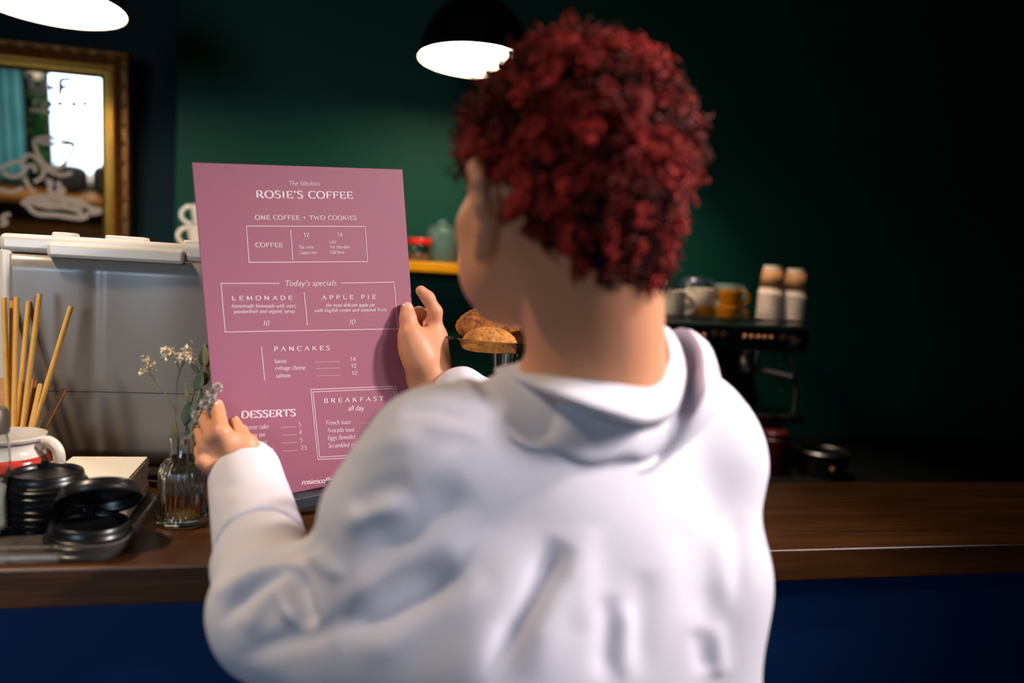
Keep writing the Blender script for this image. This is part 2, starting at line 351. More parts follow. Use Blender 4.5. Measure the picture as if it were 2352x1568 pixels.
# ------------------------------------------------------------------ yellow shelf and what stands on it
M_yellow = mat('yellow_lacquer', '#f2a800', .35, noise=.2, nscale=12, col2='#e79c00')
SZ = 1.398
sh = thing('wall_shelf', (.1, 2.75, SZ), 'bright yellow shelf on the green wall behind the menu', 'shelf')
MB().box((-.47, 2.55, SZ-.032), (.82, 2.75, SZ)).build('board', M_yellow, sh, smooth=False, bevel=.003)
for x in (-.3, .65): MB().tube([(x, 2.748, SZ-.17), (x, 2.74, SZ-.034), (x, 2.6, SZ-.034)], .007).build('bracket', M_blackm, sh)
M_china = mat('white_china', '#f0ebe4', .2, coat=.5)
def cup(name, c, r, h, m, label, cat='cup', group=None, ha=0., hr=None, foot=.75, inv=False, handle=True, taper=.8):
    c = np.array(c, float); t = thing(name, c, label, cat, group)
    w_ = .0035
    prof = [(0, 0), (r*foot*.9, 0), (r*foot, .002), (r*(foot+.5*(taper-foot)+.06), h*.12), (r*(taper+.08), h*.35), (r*.98, h*.75), (r, h), (r-w_, h+.001), (r*.97-w_, h*.75), (r*taper-w_, h*.3), (r*.5, h*.08), (0, h*.06)]
    if inv: prof = [(a, h-z) for a, z in prof]
    MB().lathe(prof, 36, lambda p: c+np.array(p)).build('cup_body', m, t)
    if handle:
        hr = hr or h*.32; d = np.array([math.cos(ha), math.sin(ha), 0]); zc = h*.52
        pts = [c+d*(r*.9+hr*1.15*math.sin(a))+np.array([0, 0, zc+hr*math.cos(a)]) for a in np.linspace(0.0, math.pi, 14)]
        MB().tube(pts, h*.075, 8, flat=1.3).build('handle', m, t)
    return t
# two stacked white cups at the left end of the shelf, handles to the left
pc = on_y(470, 575, 2.62)
cup('coffee_cup', (pc[0], 2.62, SZ), .052, .068, M_china, 'white cup under another cup on the shelf left of the menu', 'cup', 'white cups left of the menu', math.radians(188), .026)
cup('coffee_cup', (pc[0]+.006, 2.62, SZ+.0655), .05, .066, M_china, 'white cup on top of another cup on the shelf left of the menu', 'cup', 'white cups left of the menu', math.radians(183), .026)
M_red = mat('red_plastic', '#d8261c', .3)
M_glass = mat('clear_glass', '#f4f8f6', .03, trans=1, ior=1.47)
M_grind = mat('ground_spice', '#b98a66', .8, noise=.2, nscale=90, col2='#7a5238')
jc = on_y(962, 597, 2.62); jc[2] = SZ
j = thing('storage_jar', jc, 'small glass jar with a red lid standing on the yellow shelf', 'jar')
MB().lathe([(0, 0), (.036, 0), (.038, .004), (.038, .048), (.034, .054), (.032, .054), (.035, .046), (.035, .006), (0, .005)], 32, T(*jc)).build('glass_body', M_glass, j)
MB().lathe([(0, .054), (.037, .054), (.0385, .057), (.0385, .072), (.036, .075), (0, .075)], 32, T(*jc)).build('lid', M_red, j)
MB().lathe([(0, .007), (.033, .007), (.033, .026), (0, .03)], 24, T(*jc)).build('filling', M_grind, j)
M_smoke = mat('frosted_glass', '#8fb4ac', .25, trans=.75, ior=1.3)
gc = on_y(1012, 600, 2.66); gc[2] = SZ
g = thing('glass_canister', gc, 'wide pale glass canister on the yellow shelf beside the red lidded jar', 'jar')
MB().lathe([(0, 0), (.05, 0), (.053, .005), (.053, .10), (.046, .112), (.043, .112), (.049, .1), (.049, .007), (0, .006)], 32, T(*gc)).build('glass_body', M_smoke, g)
MB().lathe([(0, .112), (.047, .112), (.047, .122), (.02, .126), (.012, .14), (0, .142)], 32, T(*gc)).build('lid', M_smoke, g)
M_peach = mat('peach_wax', '#f5a45c', .4, sss=.2)
oc = on_y(1067, 603, 2.60); oc[2] = SZ
tag(MB().lathe([(0, 0), (.016, 0), (.017, .012), (.013, .03), (.006, .043), (0, .045)], 24, T(0, 0, 0)).build('candle', M_peach, None), 'small peach coloured candle on the shelf beside the cheek', 'candle').location = oc.tolist()

# ------------------------------------------------------------------ espresso machine
MY = 2.30
em = thing('espresso_machine', (1.2, MY+.2, .80), 'black two group espresso machine behind the right shoulder', 'espresso machine')
M_emb = mat('espresso_black', '#15181a', .35, metal=.4, noise=.2, nscale=30, col2='#101314')
M_emp = mat('espresso_panel', '#10201e', .3, metal=.2, noise=.2, nscale=20, col2='#0d1a19')
M_chr = mat('chrome', '#c9c9c9', .12, metal=1)
M_cop = mat('warm_brass_trim', '#a97a58', .3, metal=.9)
x0, x1, zt = .82, 1.535, 1.262
MB().box((x0, MY, zt-.085), (x1, MY+.42, zt)).build('top_housing', M_emp, em, bevel=.012, seg=3)
MB().box((x0+.02, MY+.17, .86), (x1-.09, MY+.40, zt-.085)).build('body', M_emb, em, bevel=.008)
MB().box((x0+.01, MY-.03, .945), (x1-.015, MY+.17, .972)).build('drip_tray', M_steel, em, bevel=.004)
MB().box((x0+.02, MY+.02, .86), (x1-.06, MY+.40, .945)).build('base', M_emb, em, bevel=.006)
for x in (x0+.06, x1-.1):
    for y in (MY+.06, MY+.36): MB().tube([(x, y, .80), (x, y, .862)], .02, 14).build('foot', M_blackm, em)
rail = MB().tube([(x0+.02, MY+.02, zt+.012), (x1-.02, MY+.02, zt+.012), (x1-.02, MY+.40, zt+.012), (x0+.02, MY+.40, zt+.012), (x0+.02, MY+.02, zt+.012)], .004, 8)
rail.build('cup_rail', M_blackm, em)
fx = lambda px, py: on_y(px, py, MY)
for px in (1587, 1602, 1617, 1711, 1726.5, 1742, 1757, 1772):
    p = fx(px, 774+(px-1711)*.03)
    MB().ball(p, (.0085, .006, .0085), 7).build('push_button', M_cop, em)
for px, py in ((1643, 768), (1664, 771), (1800, 777), (1821, 780)):
    p = fx(px, py); g_ = MB().lathe([(0, 0), (.012, 0), (.012, .006), (0, .008)], 20, lambda q: (p[0]+q[0], p[1]-q[2], p[2]+q[1])); g_.build('gauge', M_cop, em)
p = fx(1826, 792); kn = MB().lathe([(0, 0), (.02, 0), (.018, .03), (0, .034)], 20, lambda q: (p[0]+q[0], p[1]-q[2], p[2]+q[1])).build('steam_knob', M_blackm, em)
for px in (1560, 1718):
    p = on_y(px, 828, MY+.06)
    MB().lathe([(0, .05), (.034, .05), (.036, 0), (.03, -.012), (.0, -.012)], 28, T(*p)).build('group_head', M_chr, em)
    pf = MB().lathe([(0, -.013), (.037, -.013), (.037, -.034), (.028, -.04), (0, -.04)], 28, T(*p)).build('portafilter', M_chr, em)
    MB().tube([(p[0]+.01, p[1]-.02, p[2]-.024), (p[0]+.05, p[1]-.10, p[2]-.03), (p[0]+.075, p[1]-.15, p[2]-.034)], [.009, .012, .011], 12).build('portafilter_handle', M_blackm, pf)
MB().tube([fx(1812, 815)+[0, .03, 0], fx(1812, 830)+[0, -.02, 0], fx(1816, 900)+[0, -.03, 0], fx(1810, 945)+[0, -.03, 0]], .005, 8).build('steam_wand', M_chr, em)
for px, py in ((1795, 838), (1795, 895)): p = on_y(px, py, MY+.17); MB().ball(p, (.01, .006, .01), 6).build('screw', M_steel, em)

# cups on top of the machine
M_cream = mat('cream_china', '#e6d3bc', .25, coat=.4)
M_amber = mat('amber_china', '#d07f12', .25, coat=.4)
M_celadon = mat('celadon_china', '#8ea596', .3, coat=.3)
M_midnight = mat('midnight_china', '#2a3440', .3, coat=.4)
M_floral = mat('floral_china', '#e8dcc6', .3, noise=.06, nscale=55, col2='#8d9478')
zc = zt
def on_top(px, dy=.1): q = on_y(px, 740, MY+dy); return np.array([q[0], MY+dy, zc])
G_ = 'cups on the espresso machine'
s_ = 1/FPX*2.5
def cuph(px0, px1): return (px1-px0)*s_/2
cup('coffee_mug', on_top(1490, .12), .046, .128, M_floral, 'tall cream mug with grey green floral pattern on the machine, beside the neck', 'mug', G_, math.radians(170), None, .85, taper=.92)
cup('coffee_mug', on_top(1540, .06), .045, .092, M_cream, 'plain cream mug with its handle to the right on the machine', 'mug', G_, math.radians(-8), .030, .85, taper=.92)
c1 = cup('espresso_cup', on_top(1607, .12), .040, .045, M_amber, 'amber cup under a white cup on the machine', 'cup', G_, math.radians(-8), .016, .7)
cup('espresso_cup', on_top(1607, .12)+[0, 0, .0435], .043, .058, M_cream, 'white cup standing in an amber cup on the machine', 'cup', G_, math.radians(160), .02, .8, taper=.9)
cup('espresso_cup', on_top(1672, .07), .041, .052, M_amber, 'lower amber cup of the right hand pair on the machine', 'cup', G_, math.radians(-6), .021, .6)
cup('espresso_cup', on_top(1673, .07)+[0, 0, .0505], .041, .052, M_amber, 'upper amber cup of the right hand pair on the machine', 'cup', G_, math.radians(-6), .021, .6)
cup('coffee_cup', on_top(1660, .24), .05, .06, M_celadon, 'lower grey green cup behind the amber cups', 'cup', G_, math.radians(-5), .022, .7)
cup('coffee_cup', on_top(1662, .24)+[0, 0, .0585], .05, .06, M_celadon, 'upper grey green cup behind the amber cups', 'cup', G_, math.radians(-5), .022, .7)
cup('coffee_cup', on_top(1585, .25), .052, .07, M_celadon, 'grey green cup under the upturned dark blue cup', 'cup', G_, math.radians(170), .022, .8)
cup('coffee_cup', on_top(1585, .25)+[0, 0, .0715], .052, .066, M_midnight, 'dark blue cup standing upside down on the machine', 'cup', G_, math.radians(-40), .022, .6, inv=True)
# paper cups, upside down in two nested stacks
M_paper = mat('white_paper', '#e2cdbb', .6)
M_kraft = mat('kraft_paper', '#b98758', .7, noise=.2, nscale=40, col2='#ad7c4f')
def paper_cup(c, label, grp):
    t = thing('paper_cup', c, label, 'paper cup', grp)
    R1, R0, h = .0395, .0285, .098
    rr = lambda z: R1+(R0-R1)*z/h
    f = lambda p: np.array(c)+np.array(p)
    MB().lathe([(R1+.0015, 0), (R1+.0025, .003), (R1+.0005, .006), (rr(.03), .03), (rr(.088), .088), (R0, h), (R0-.002, h), (R0-.003, h-.006), (0, h-.006), (0, h-.008), (R0-.004, h-.009), (R1-.002, .004)], 36, f, closed=True).build('cup_wall', M_paper, t)
    MB().lathe([(rr(.026)+.001, .026), (rr(.084)+.001, .084)], 36, f).build('kraft_sleeve', M_kraft, t, solid=.0008)
    return t
names = ['topmost', 'second from the top', 'third from the top', 'fourth from the top', 'fifth from the top', 'sixth from the top', 'bottom']
for px, side, dz in ((1764, 'left', .0155), (1818, 'right', .0175)):
    base = on_top(px, .12)
    nst = 7 if side == 'left' else 6
    nm = names if nst == 7 else names[:5]+['bottom']
    for k in range(nst):
        paper_cup(base+[0, 0, dz*k], f'upturned paper cup, {nm[nst-1-k]} of the {side} stack on the machine', f'paper cups in the {side} stack')
# dark things on the back counter
M_maroon = mat('maroon_plastic', '#4a0c12', .4)
q = on_y(1770, 1090, 2.22); q[2] = .80
kb = thing('tea_tin', q, 'dark red tin on the back counter beside the sleeve', 'tin')
MB().lathe([(0, 0), (.042, 0), (.044, .004), (.044, .11), (.04, .114), (0, .114)], 32, T(*q)).build('tin_body', M_maroon, kb)
MB().lathe([(0, .114), (.041, .114), (.041, .13), (.038, .133), (0, .133)], 32, T(*q)).build('lid', M_maroon, kb)
q = on_y(1885, 1105, 2.2); q[2] = .80
kb = thing('knock_box', q, 'round black knock box with a shiny rim on the back counter', 'knock box')
MB().lathe([(0, 0), (.07, 0), (.078, .07), (.074, .07), (.067, .006), (0, .005)], 36, T(*q)).build('bowl', M_blackm, kb)
MB().lathe([(.073, .07), (.079, .07), (.080, .075), (.076, .078), (.072, .075)], 36, T(*q), closed=True).build('rim', M_steel, kb)
MB().tube([q+[-.073, 0, .06], q+[.073, 0, .06]], .009, 10).build('knock_bar', M_blackm, kb)
MB().ball(q+[-.02, -.082, .035], .009, 7).build('stud', M_cop, kb)
# ------------------------------------------------------------------ white framed box standing behind the bar
M_ivory = mat('ivory_plastic', '#e6dccd', .25, noise=.2, nscale=10, col2='#ded3c3', coat=.3)
M_grey = mat('grey_gloss_panel', '#958b81', .24, noise=.35, nscale=4, col2='#898077', bump=.05, bscale=6, stretch=(4, 4, .5))
BX0, BXY = -.4435, 1.245
bx = thing('storage_box', (-.29, 1.4, .98), 'large ivory framed box with glossy grey front standing behind the bar', 'box')
bz0, bz1, bx1 = 1.066, 1.404, -.115
MB().box((BX0+.012, BXY+.004, bz0+.002), (bx1-.012, BXY+.29, bz1-.03)).build('body', M_ivory, bx, bevel=.012, seg=4)
fp = MB(); xs = np.linspace(BX0+.006, bx1-.006, 40); zs = np.linspace(bz0+.012, bz1-.028, 14)
bend = lambda x: BXY+.003*math.exp(-((x+.325)/.006)**2)+.0012*math.sin(x*38)
fp.grid(np.array([[(x, bend(x), z) for z in zs] for x in xs]))
fp.build('front_panel', M_grey, bx, solid=.003)
fp = MB(); fp.grid(np.array([[(x, bend(x)-.0017, z) for z in (bz0+.1168, bz0+.1176)] for x in xs]))
fp.build('panel_seam', mat('dark_seam_line', '#2a2622', .8), bx)  # panel seam drawn as a thin dark strip
MB().box((BX0-.004, BXY-.002, bz0), (BX0+.012, BXY+.288, bz1-.02)).build('side_frame', M_ivory, bx, bevel=.006, seg=4)
MB().box((bx1-.012, BXY-.002, bz0), (bx1+.004, BXY+.288, bz1-.02)).build('side_frame', M_ivory, bx, bevel=.006, seg=4)
MB().box((BX0-.004, BXY-.003, bz1-.026), (bx1+.004, BXY+.295, bz1)).build('lid', M_ivory, bx, bevel=.008, seg=4)
a = on_y(112, 548, BXY-.004); c = on_y(425, 572, BXY-.004)
MB().box((a[0], BXY-.014, bz1-.030), (c[0], BXY+.004, bz1-.010)).build('lid_handle', M_ivory, bx, bevel=.005, seg=4)
for pa, pb in ((125, 170), (246, 335), (425, 470)):
    xa, xb = on_y(pa, 540, BXY+.02)[0], on_y(pb, 545, BXY+.02)[0]
    MB().box((xa, BXY+.006, bz1-.004), (xb, BXY+.05, bz1+.0055)).build('lid_catch', M_ivory, bx, bevel=.003, seg=3)
MB().box((BX0, BXY, bz0-.009), (bx1, BXY+.28, bz0+.011)).build('base_strip', mat('taupe_plastic', '#5b544e', .4), bx, bevel=.003)
MB().box((BX0+.01, BXY+.012, .98), (bx1-.01, BXY+.27, bz0-.008)).build('shade_gap_plinth', M_blackm, bx, smooth=False)  # recessed and black to stand for the shaded gap under the box

# ------------------------------------------------------------------ clear tray and what it holds
M_plast = mat('clear_plastic', '#f6f3ee', .07, trans=.95, ior=1.3, bump=.1, bscale=50)
tx0, tx1, ty0, ty1 = -.66, -.208, .914, 1.178
def rrect(x0, x1, y0, y1, r, n=8):
    out = []
    for cx, cy, a0 in ((x1-r, y1-r, 0), (x0+r, y1-r, 90), (x0+r, y0+r, 180), (x1-r, y0+r, 270)):
        for k in range(n+1): a = math.radians(a0+90*k/n); out.append((cx+r*math.cos(a), cy+r*math.sin(a)))
    return out
def rloft(levels, close=True):
    return np.array([[(x, y, z) for (x, y) in rrect(tx0+o, tx1-o, ty0+o, ty1-o, .03-o*.5)] for o, z in levels]).transpose(1, 0, 2)
tr = thing('tray', ((tx0+tx1)/2, (ty0+ty1)/2, 1.05), 'shallow clear plastic tray on the bar holding lids and napkins', 'tray')
L_ = rloft([(.012, 1.0505), (.006, 1.053), (.0015, 1.068), (-.0005, 1.0705), (.001, 1.072), (.004, 1.0705), (.0075, 1.056), (.0125, 1.0535)])
tb = MB().grid(L_, True)
n_ = L_.shape[0]; tb.f.append(tuple(i*8 for i in range(n_))[::-1]); tb.f.append(tuple(i*8+7 for i in range(n_)))
tb.build('tray_body', M_plast, tr)
q = on_z(128, 1288, 1.072)
MB().tube([q+[-.22, .006, .001], q+[.0, .006, .001]], .0045, 10).build('rim_clip', M_plast, tr)
M_lid = mat('black_lid_plastic', '#0c0d0f', .3, noise=.2, nscale=30, col2='#111214')
LR = .0462
lidprof = [(LR, 0), (LR+.0012, .0015), (LR, .003), (LR-.0018, .0036), (LR-.0012, .006), (LR-.003, .0075), (LR-.0045, .0125), (LR-.0055, .0165), (LR-.007, .0178), (LR-.0085, .0168), (LR-.010, .0118), (LR-.014, .0108), (0, .0108), (0, .0096), (LR-.0135, .0096), (LR-.010, .0103), (LR-.0070, .0155), (LR-.0032, .006), (LR-.003, .002), (LR-.0015, .0005)]
def lid(c, label, rot=None, grp=None, tabang=1.9):
    c = np.array(c, float); Rm = np.eye(3) if rot is None else np.array(rot)
    t = thing('cup_lid', c, label, 'lid', grp); f = lambda p: c+Rm @ np.array(p)
    MB().lathe(lidprof, 56, f).build('lid_shell', M_lid, t, edge=.9)
    a = tabang; u = np.array([math.cos(a), math.sin(a), 0]); v_ = np.array([-u[1], u[0], 0]); b0 = u*(LR-.0085)
    pts = [b0+u*du*.0045+v_*dv*.0062*s_+np.array([0, 0, z]) for z, s_ in ((.012, 1), (.0225, .72)) for du, dv in ((-1, -1), (1, -1), (1, 1), (-1, 1))]
    MB().add([f(p) for p in pts], [(3,2,1,0),(4,5,6,7),(0,1,5,4),(1,2,6,5),(2,3,7,6),(3,0,4,7)]).build('sip_tab', M_lid, t, bevel=.001)
    return t
l0 = np.array([-.3265, 1.052, 1.0538])
pos = ['bottom', 'sixth from the top', 'fifth from the top', 'fourth from the top', 'third from the top', 'second from the top', 'topmost']
for k in range(7):
    lid(l0+[.0006*math.sin(k*2.1), .0006*math.cos(k*1.7), .0078*k], f'black plastic cup lid, {pos[k]} of the tall straight stack in the tray', grp='lids in the tall stack')
l1 = np.array([-.258, .9700, 1.0538])
lid(l1, 'black plastic cup lid lying flat, lowest of the short slanting pile')
lid(l1+[.002, .001, .0096], 'black plastic cup lid in the middle of the short slanting pile', Matrix.Rotation(.03, 3, 'Y'))
lid(l1+[.009, .010, .045], 'black plastic cup lid lying tilted on top of the short pile, underside showing', Matrix.Rotation(-.20, 3, 'Y') @ Matrix.Rotation(-.58, 3, 'X'))
M_napkin = mat('white_tissue', '#faf3ea', .85, bump=.25, bscale=120)
na1 = on_y(347, 1048, 1.172); NZT = na1[2]; na0 = on_z(339, 1110, NZT)
nx1 = min(.5*(na0[0]+na1[0]), tx1-.027); ny0 = na0[1]; ny1 = 1.172
nb = MB(); kx = 26
NN = int((NZT-1.054)/.0026)
for k in range(NN):
    z = 1.0540+k*.0026; o1, o2, o3 = RNG.uniform(-.0016, .0016, 3)
    G = []
    for side in range(2):
        pass
    loop = []
    for i in range(kx): loop.append((nx1+o1+.0009*math.sin(i*2.7+k), ny0+(ny1-ny0)*i/(kx-1)+o2))
    x_l = nx1-.095
    top = [(x, y, z+.0022) for x, y in loop]+[(x_l+o3, ny1+o2, z+.0022), (x_l+o3, ny0+o2, z+.0022)]
    bot = [(x, y, z) for x, y, _ in top]; m_ = len(top)
    nb.add(top+bot, [tuple(range(m_))]+[tuple(range(2*m_-1, m_-1, -1))]+[(i, m_+i, m_+(i+1) % m_, (i+1) % m_) for i in range(m_)])
napk = nb.build('napkin_stack', M_napkin, smooth=False, loc=(nx1-.07, (ny0+ny1)/2, 1.054)); tag(napk, 'thick stack of folded white paper napkins in the clear tray', 'napkins')

# white pitcher with stirrers
M_redb = mat('red_glaze', '#b8362c', .2, coat=.4); M_blueb = mat('blue_glaze', '#4a4a66', .3)
M_pot = mat('white_glaze', '#ddd2c6', .18, coat=.6)
mc = on_z(38, 1133, 1.0536)[:]; mc = np.array([-.392, 1.124, 1.0538]); MRr = .0425; mh = .0925
mg = thing('pitcher', mc, 'small white pitcher with a red band holding wooden stirrers, in the tray', 'pitcher')
prof = [(0, 0), (.034, 0), (.037, .003), (.043, .02), (.0472, .04), (.0478, .054), (.0455, .064), (.040, .071), (.0365, .077), (.0375, .083), (.0415, .0885), (.0435, .0915), (.0432, .0935), (.0405, .093), (.0385, .088), (.0345, .081), (.0335, .077), (.038, .068), (.044, .056), (.044, .04), (.034, .006), (0, .005)]
MB().lathe(prof, 52, T(*mc)).build('pitcher_body', M_pot, mg)
MB().lathe([(.0480, .049), (.0481, .054), (.0459, .0635), (.0432, .0675)], 52, T(*mc)).build('red_band', M_redb, mg, solid=.0006)
MB().lathe([(.0394, .0852), (.0412, .0876)], 52, T(*mc)).build('blue_line', M_blueb, mg, solid=.0006)
ha = math.radians(-14); hd = np.array([math.cos(ha), math.sin(ha), 0])
hp = smooth_path([mc+hd*.0385+[0, 0, .081], mc+hd*.05+[0, 0, .0865], mc+hd*.0625+[0, 0, .077], mc+hd*.065+[0, 0, .06], mc+hd*.059+[0, 0, .054], mc+hd*.047+[0, 0, .047]], 6)
MB().tube(hp, [.0065]*len(hp), 14, flat=1.2).build('handle', M_pot, mg)
M_stick = mat('golden_straw', '#e6b45c', .45, noise=.2, nscale=60, col2='#dca24a', sss=.1)
M_stick2 = mat('pale_wood', '#d09a72', .6, noise=.2, nscale=80, col2='#c08658')
M_stick3 = mat('brown_wood_stirrer', '#8a5c38', .6, noise=.2, nscale=80, col2='#7a4f30')
def stick(bot, top, w_, t_, m, label, name='stirrer', grp=None, round_=False):
    bot, top = np.array(bot), np.array(top); L = top-bot; d = L/np.linalg.norm(L)
    u = _R-d*np.dot(_R, d); u /= np.linalg.norm(u); n = np.cross(u, d)
    o = MB()
    if round_:
        o.tube([bot, top], w_/2, 14)
    else:
        pr = [(-1, 0), (1, 0)]+[(math.cos(a), math.sin(a)) for a in np.linspace(0, math.pi, 9)]
        base = [bot-u*w_/2, bot+u*w_/2]; arc = [top-d*w_/2+u*w_/2*math.cos(a)+d*w_/2*math.sin(a) for a in np.linspace(0, math.pi, 9)]
        lp = base+arc; m_ = len(lp)
        o.add([p+n*t_/2 for p in lp]+[p-n*t_/2 for p in lp], [tuple(range(m_)), tuple(range(2*m_-1, m_-1, -1))]+[(i, m_+i, m_+(i+1) % m_, (i+1) % m_) for i in range(m_)])
    return tag(o.build(name, m, loc=bot, edge=.5), label, 'drinking straw' if round_ else 'stirrer', grp)
def inmug(k, r=.018): a = k*2.4; return mc+np.array([math.cos(a)*r, math.sin(a)*r, .009])
straws = [(-2, 683, 25, 'first golden straw from the left in the pitcher'), (28, 692, 33, 'second golden straw from the left in the pitcher, just shorter than its neighbour'), (38, 683, 36, 'third golden straw from the left in the pitcher'),
          (66, 693, 48, 'fourth golden straw from the left in the pitcher'), (91, 675, 61, 'fifth and tallest golden straw in the pitcher, leaning right'), (163, 704, 88, 'golden straw leaning far to the right on its own')]
straws[0] = (9, 684, 22, straws[0][3])
dd = [1.10, 1.115, 1.085, 1.12, 1.09, 1.105]
for k, (px, py, bxp, lab) in enumerate(straws):
    d_ = dd[k]; top = at(px, py, d_); rim = at(bxp, 975, d_-.004)
    v_ = rim-top; sc_ = (1.068-top[2])/v_[2]; bot = top+v_*sc_
    off = bot[:2]-mc[:2]; rr = np.linalg.norm(off)
    if rr > .027: bot[:2] = mc[:2]+off/rr*.027
    stick(bot, top, .0070, .003, M_stick, lab, 'straw', 'golden straws in the pitcher', True)
for k, (px, py, bxp, d_, w_, m, lab) in enumerate(((71, 868, 60, 1.085, .0085, M_stick2, 'pale round ended wooden stirrer standing upright in the pitcher'), (80, 871, 66, 1.095, .0075, M_stick2, 'pale wooden stirrer seen edge on behind another in the pitcher'),
        (93, 880, 76, 1.08, .006, M_stick, 'short golden stirrer right of the pale wooden ones'), (148, 892, 104, 1.10, .009, M_stick3, 'brown wooden stirrer leaning right over the pitcher handle'), (3, 868, 8, 1.09, .007, M_stick2, 'pale wooden stirrer at the left edge of the photo'))):
    top = at(px, py, d_); rim = at(bxp, 975, d_-.003); v_ = rim-top; sc_ = (1.07-top[2])/v_[2]; bot = top+v_*sc_
    off = bot[:2]-mc[:2]; rr = np.linalg.norm(off)
    if rr > .026: bot[:2] = mc[:2]+off/rr*.026
    stick(bot, top, w_, .0018, m, lab)
cupg = at(82, 966, 1.085)
tag(MB().lathe([(.008, 0), (.0125, .032), (.0119, .032), (.0074, .0005)], 24, T(cupg[0], cupg[1], cupg[2]-.03), closed=True).build('shot_glass', M_plast, loc=None), 'tiny clear plastic cup tucked among the stirrers in the pitcher', 'cup')
# glass shaker cut by the left edge
sk = on_z(-46, 1236, 1.0538); sk[1] += .022; sk[2] = 1.0538
k_ = thing('glass_shaker', sk, 'tall clear glass shaker with a grey cap at the left edge of the photo', 'shaker')
MB().lathe([(0, 0), (.024, 0), (.0255, .004), (.0235, .03), (.0215, .055), (.0235, .085), (.0225, .105), (.019, .118), (.017, .118), (.0205, .104), (.0215, .084), (.0195, .055), (.0215, .03), (.023, .006), (0, .005)], 40, T(*sk)).build('glass_body', M_glass, k_)
MB().lathe([(0, .118), (.0215, .118), (.022, .122), (.0215, .142), (.019, .147), (0, .149)], 40, T(*sk)).build('cap', mat('grey_pewter', '#6a635c', .4, metal=.7), k_)
MB().lathe([(0, .0065), (.0205, .0065), (.0195, .03), (.0180, .055), (0, .057)], 32, T(*sk)).build('sugar', mat('white_sugar', '#e8e4dc', .9, bump=.3, bscale=400), k_)

# ------------------------------------------------------------------ ribbed bottle vase with dried flowers
vb = on_z(414, 1218, 1.05); vb[1] += .033; vb[0] -= .002; vb[2] = 1.0502
va = thing('bud_vase', vb, 'small ribbed clear glass bottle vase standing on the bar beside the hand', 'vase')
fl = lambda a, j: 1+.028*math.cos(30*a) if j in FLJ else 1
vprof = [(0, 0), (.030, 0), (.0335, .0025), (.0338, .007), (.0318, .0115), (.0307, .016), (.0305, .035), (.0304, .055), (.0300, .0665), (.027, .0755), (.022, .082), (.0186, .0855), (.0176, .088), (.0176, .104), (.0190, .109), (.0192, .1112), (.0175, .1112), (.0160, .104), (.0160, .0875), (.0205, .0805), (.0255, .073), (.0280, .065), (.0285, .050), (.0285, .014), (.026, .0085), (0, .0075)]
FLJ = {5, 6, 7, 8, 9}
MB().lathe(vprof, 208, T(*vb), flute=fl).build('glass_body', M_glass, va)
M_water = mat('amber_water', '#d8a448', .02, trans=1, ior=1.33)
tag(MB().lathe([(0, .0078), (.026, .0088), (.0283, .0143), (.0283, .042), (.0279, .0424), (0, .0422)], 64, T(*vb)).build('vase_water', M_water), 'yellowish water standing in the lower half of the ribbed vase', 'water')
M_stem = mat('dry_green_stem', '#6a6a48', .7, noise=.2, nscale=60, col2='#57583a')
M_leafd = mat('dry_green_leaf', '#4a5e48', .7, noise=.25, nscale=60, col2='#38483a')
M_leafo = mat('dry_olive_leaf', '#8a8a5e', .7, noise=.25, nscale=60, col2='#6a6a44')
M_bloss = mat('dried_cream_petals', '#e8dcc4', .8, noise=.25, nscale=200, col2='#c8b28e')
M_core = mat('grey_catkin', '#6a645e', .9, noise=.2, nscale=200, col2='#504b47')
M_fuzz = mat('silver_fuzz', '#d0c6bc', .9)
VD = depth(vb)
def pv(px, py, dz=0): return at(px, py, VD+dz)
inv = lambda a, r=.008, z=.02: vb+np.array([r*math.cos(a), r*math.sin(a), z])
def nk(px, a): return vb+np.array([.011*math.cos(a), .011*math.sin(a), .104])
def stemline(base_a, pts, dz0=0): return [inv(base_a), nk(0, base_a)]+[pv(*p) for p in pts]
def blossom(c, sx, sy, n, seed):
    r_ = np.random.default_rng(seed); o = MB()
    for k in range(n):
        p = c+_R*r_.normal(0, sx*.42)+_U*r_.normal(0, sy*.42)+_F*r_.normal(0, sx*.42)
        d = r_.normal(0, 1, 3); d /= np.linalg.norm(d); e = np.cross(d, [0, 0, 1.]); e /= np.linalg.norm(e)+1e-9; L = r_.uniform(.003, .0058)
        n2 = np.cross(d, e)*.0009
        o.add([p-d*L*.3, p+e*L*.45+n2, p+d*L, p-e*L*.45+n2], [(0, 1, 2, 3)])
        if k % 3 == 0: o.ball(p, .0016, 4)
    return o
fs = thing('dried_flower', inv(2.6), 'thin dried stem with three cream white flower clusters in the vase', 'flower')
a_ = smooth_path(stemline(2.6, [(405, 975), (404, 920), (408, 870), (416, 845), (425, 828)]), 5)
MB().tube(a_, np.linspace(.0014, .0009, len(a_)), 7).build('stem', M_stem, fs)
b_ = smooth_path([pv(403, 942), pv(380, 905), (pv(360, 878)), pv(344, 858)], 5); MB().tube(b_, .0009, 7).build('stem', M_stem, fs)
c_ = smooth_path([pv(413, 852), pv(408, 838), pv(400, 822)], 5); MB().tube(c_, .0007, 7).build('stem', M_stem, fs)
for (px, py, sx, sy, n, sd) in ((340, 834, .0075, .013, 55, 1), (329, 855, .006, .005, 22, 2), (348, 838, .007, .006, 22, 3), (390, 812, .010, .008, 60, 4), (382, 803, .006, .005, 20, 5), (428, 815, .009, .013, 70, 6), (438, 820, .011, .008, 55, 7), (414, 826, .006, .005, 16, 8)):
    blossom(pv(px, py), sx, sy, n, sd).build('blossom', M_bloss, fs, smooth=False)
ls = thing('leafy_sprig', inv(.4), 'dried sprig with dull green oval leaves in the vase', 'sprig')
a_ = smooth_path(stemline(.4, [(428, 985), (437, 935), (447, 895), (457, 862), (466, 830), (470, 800)]), 5)
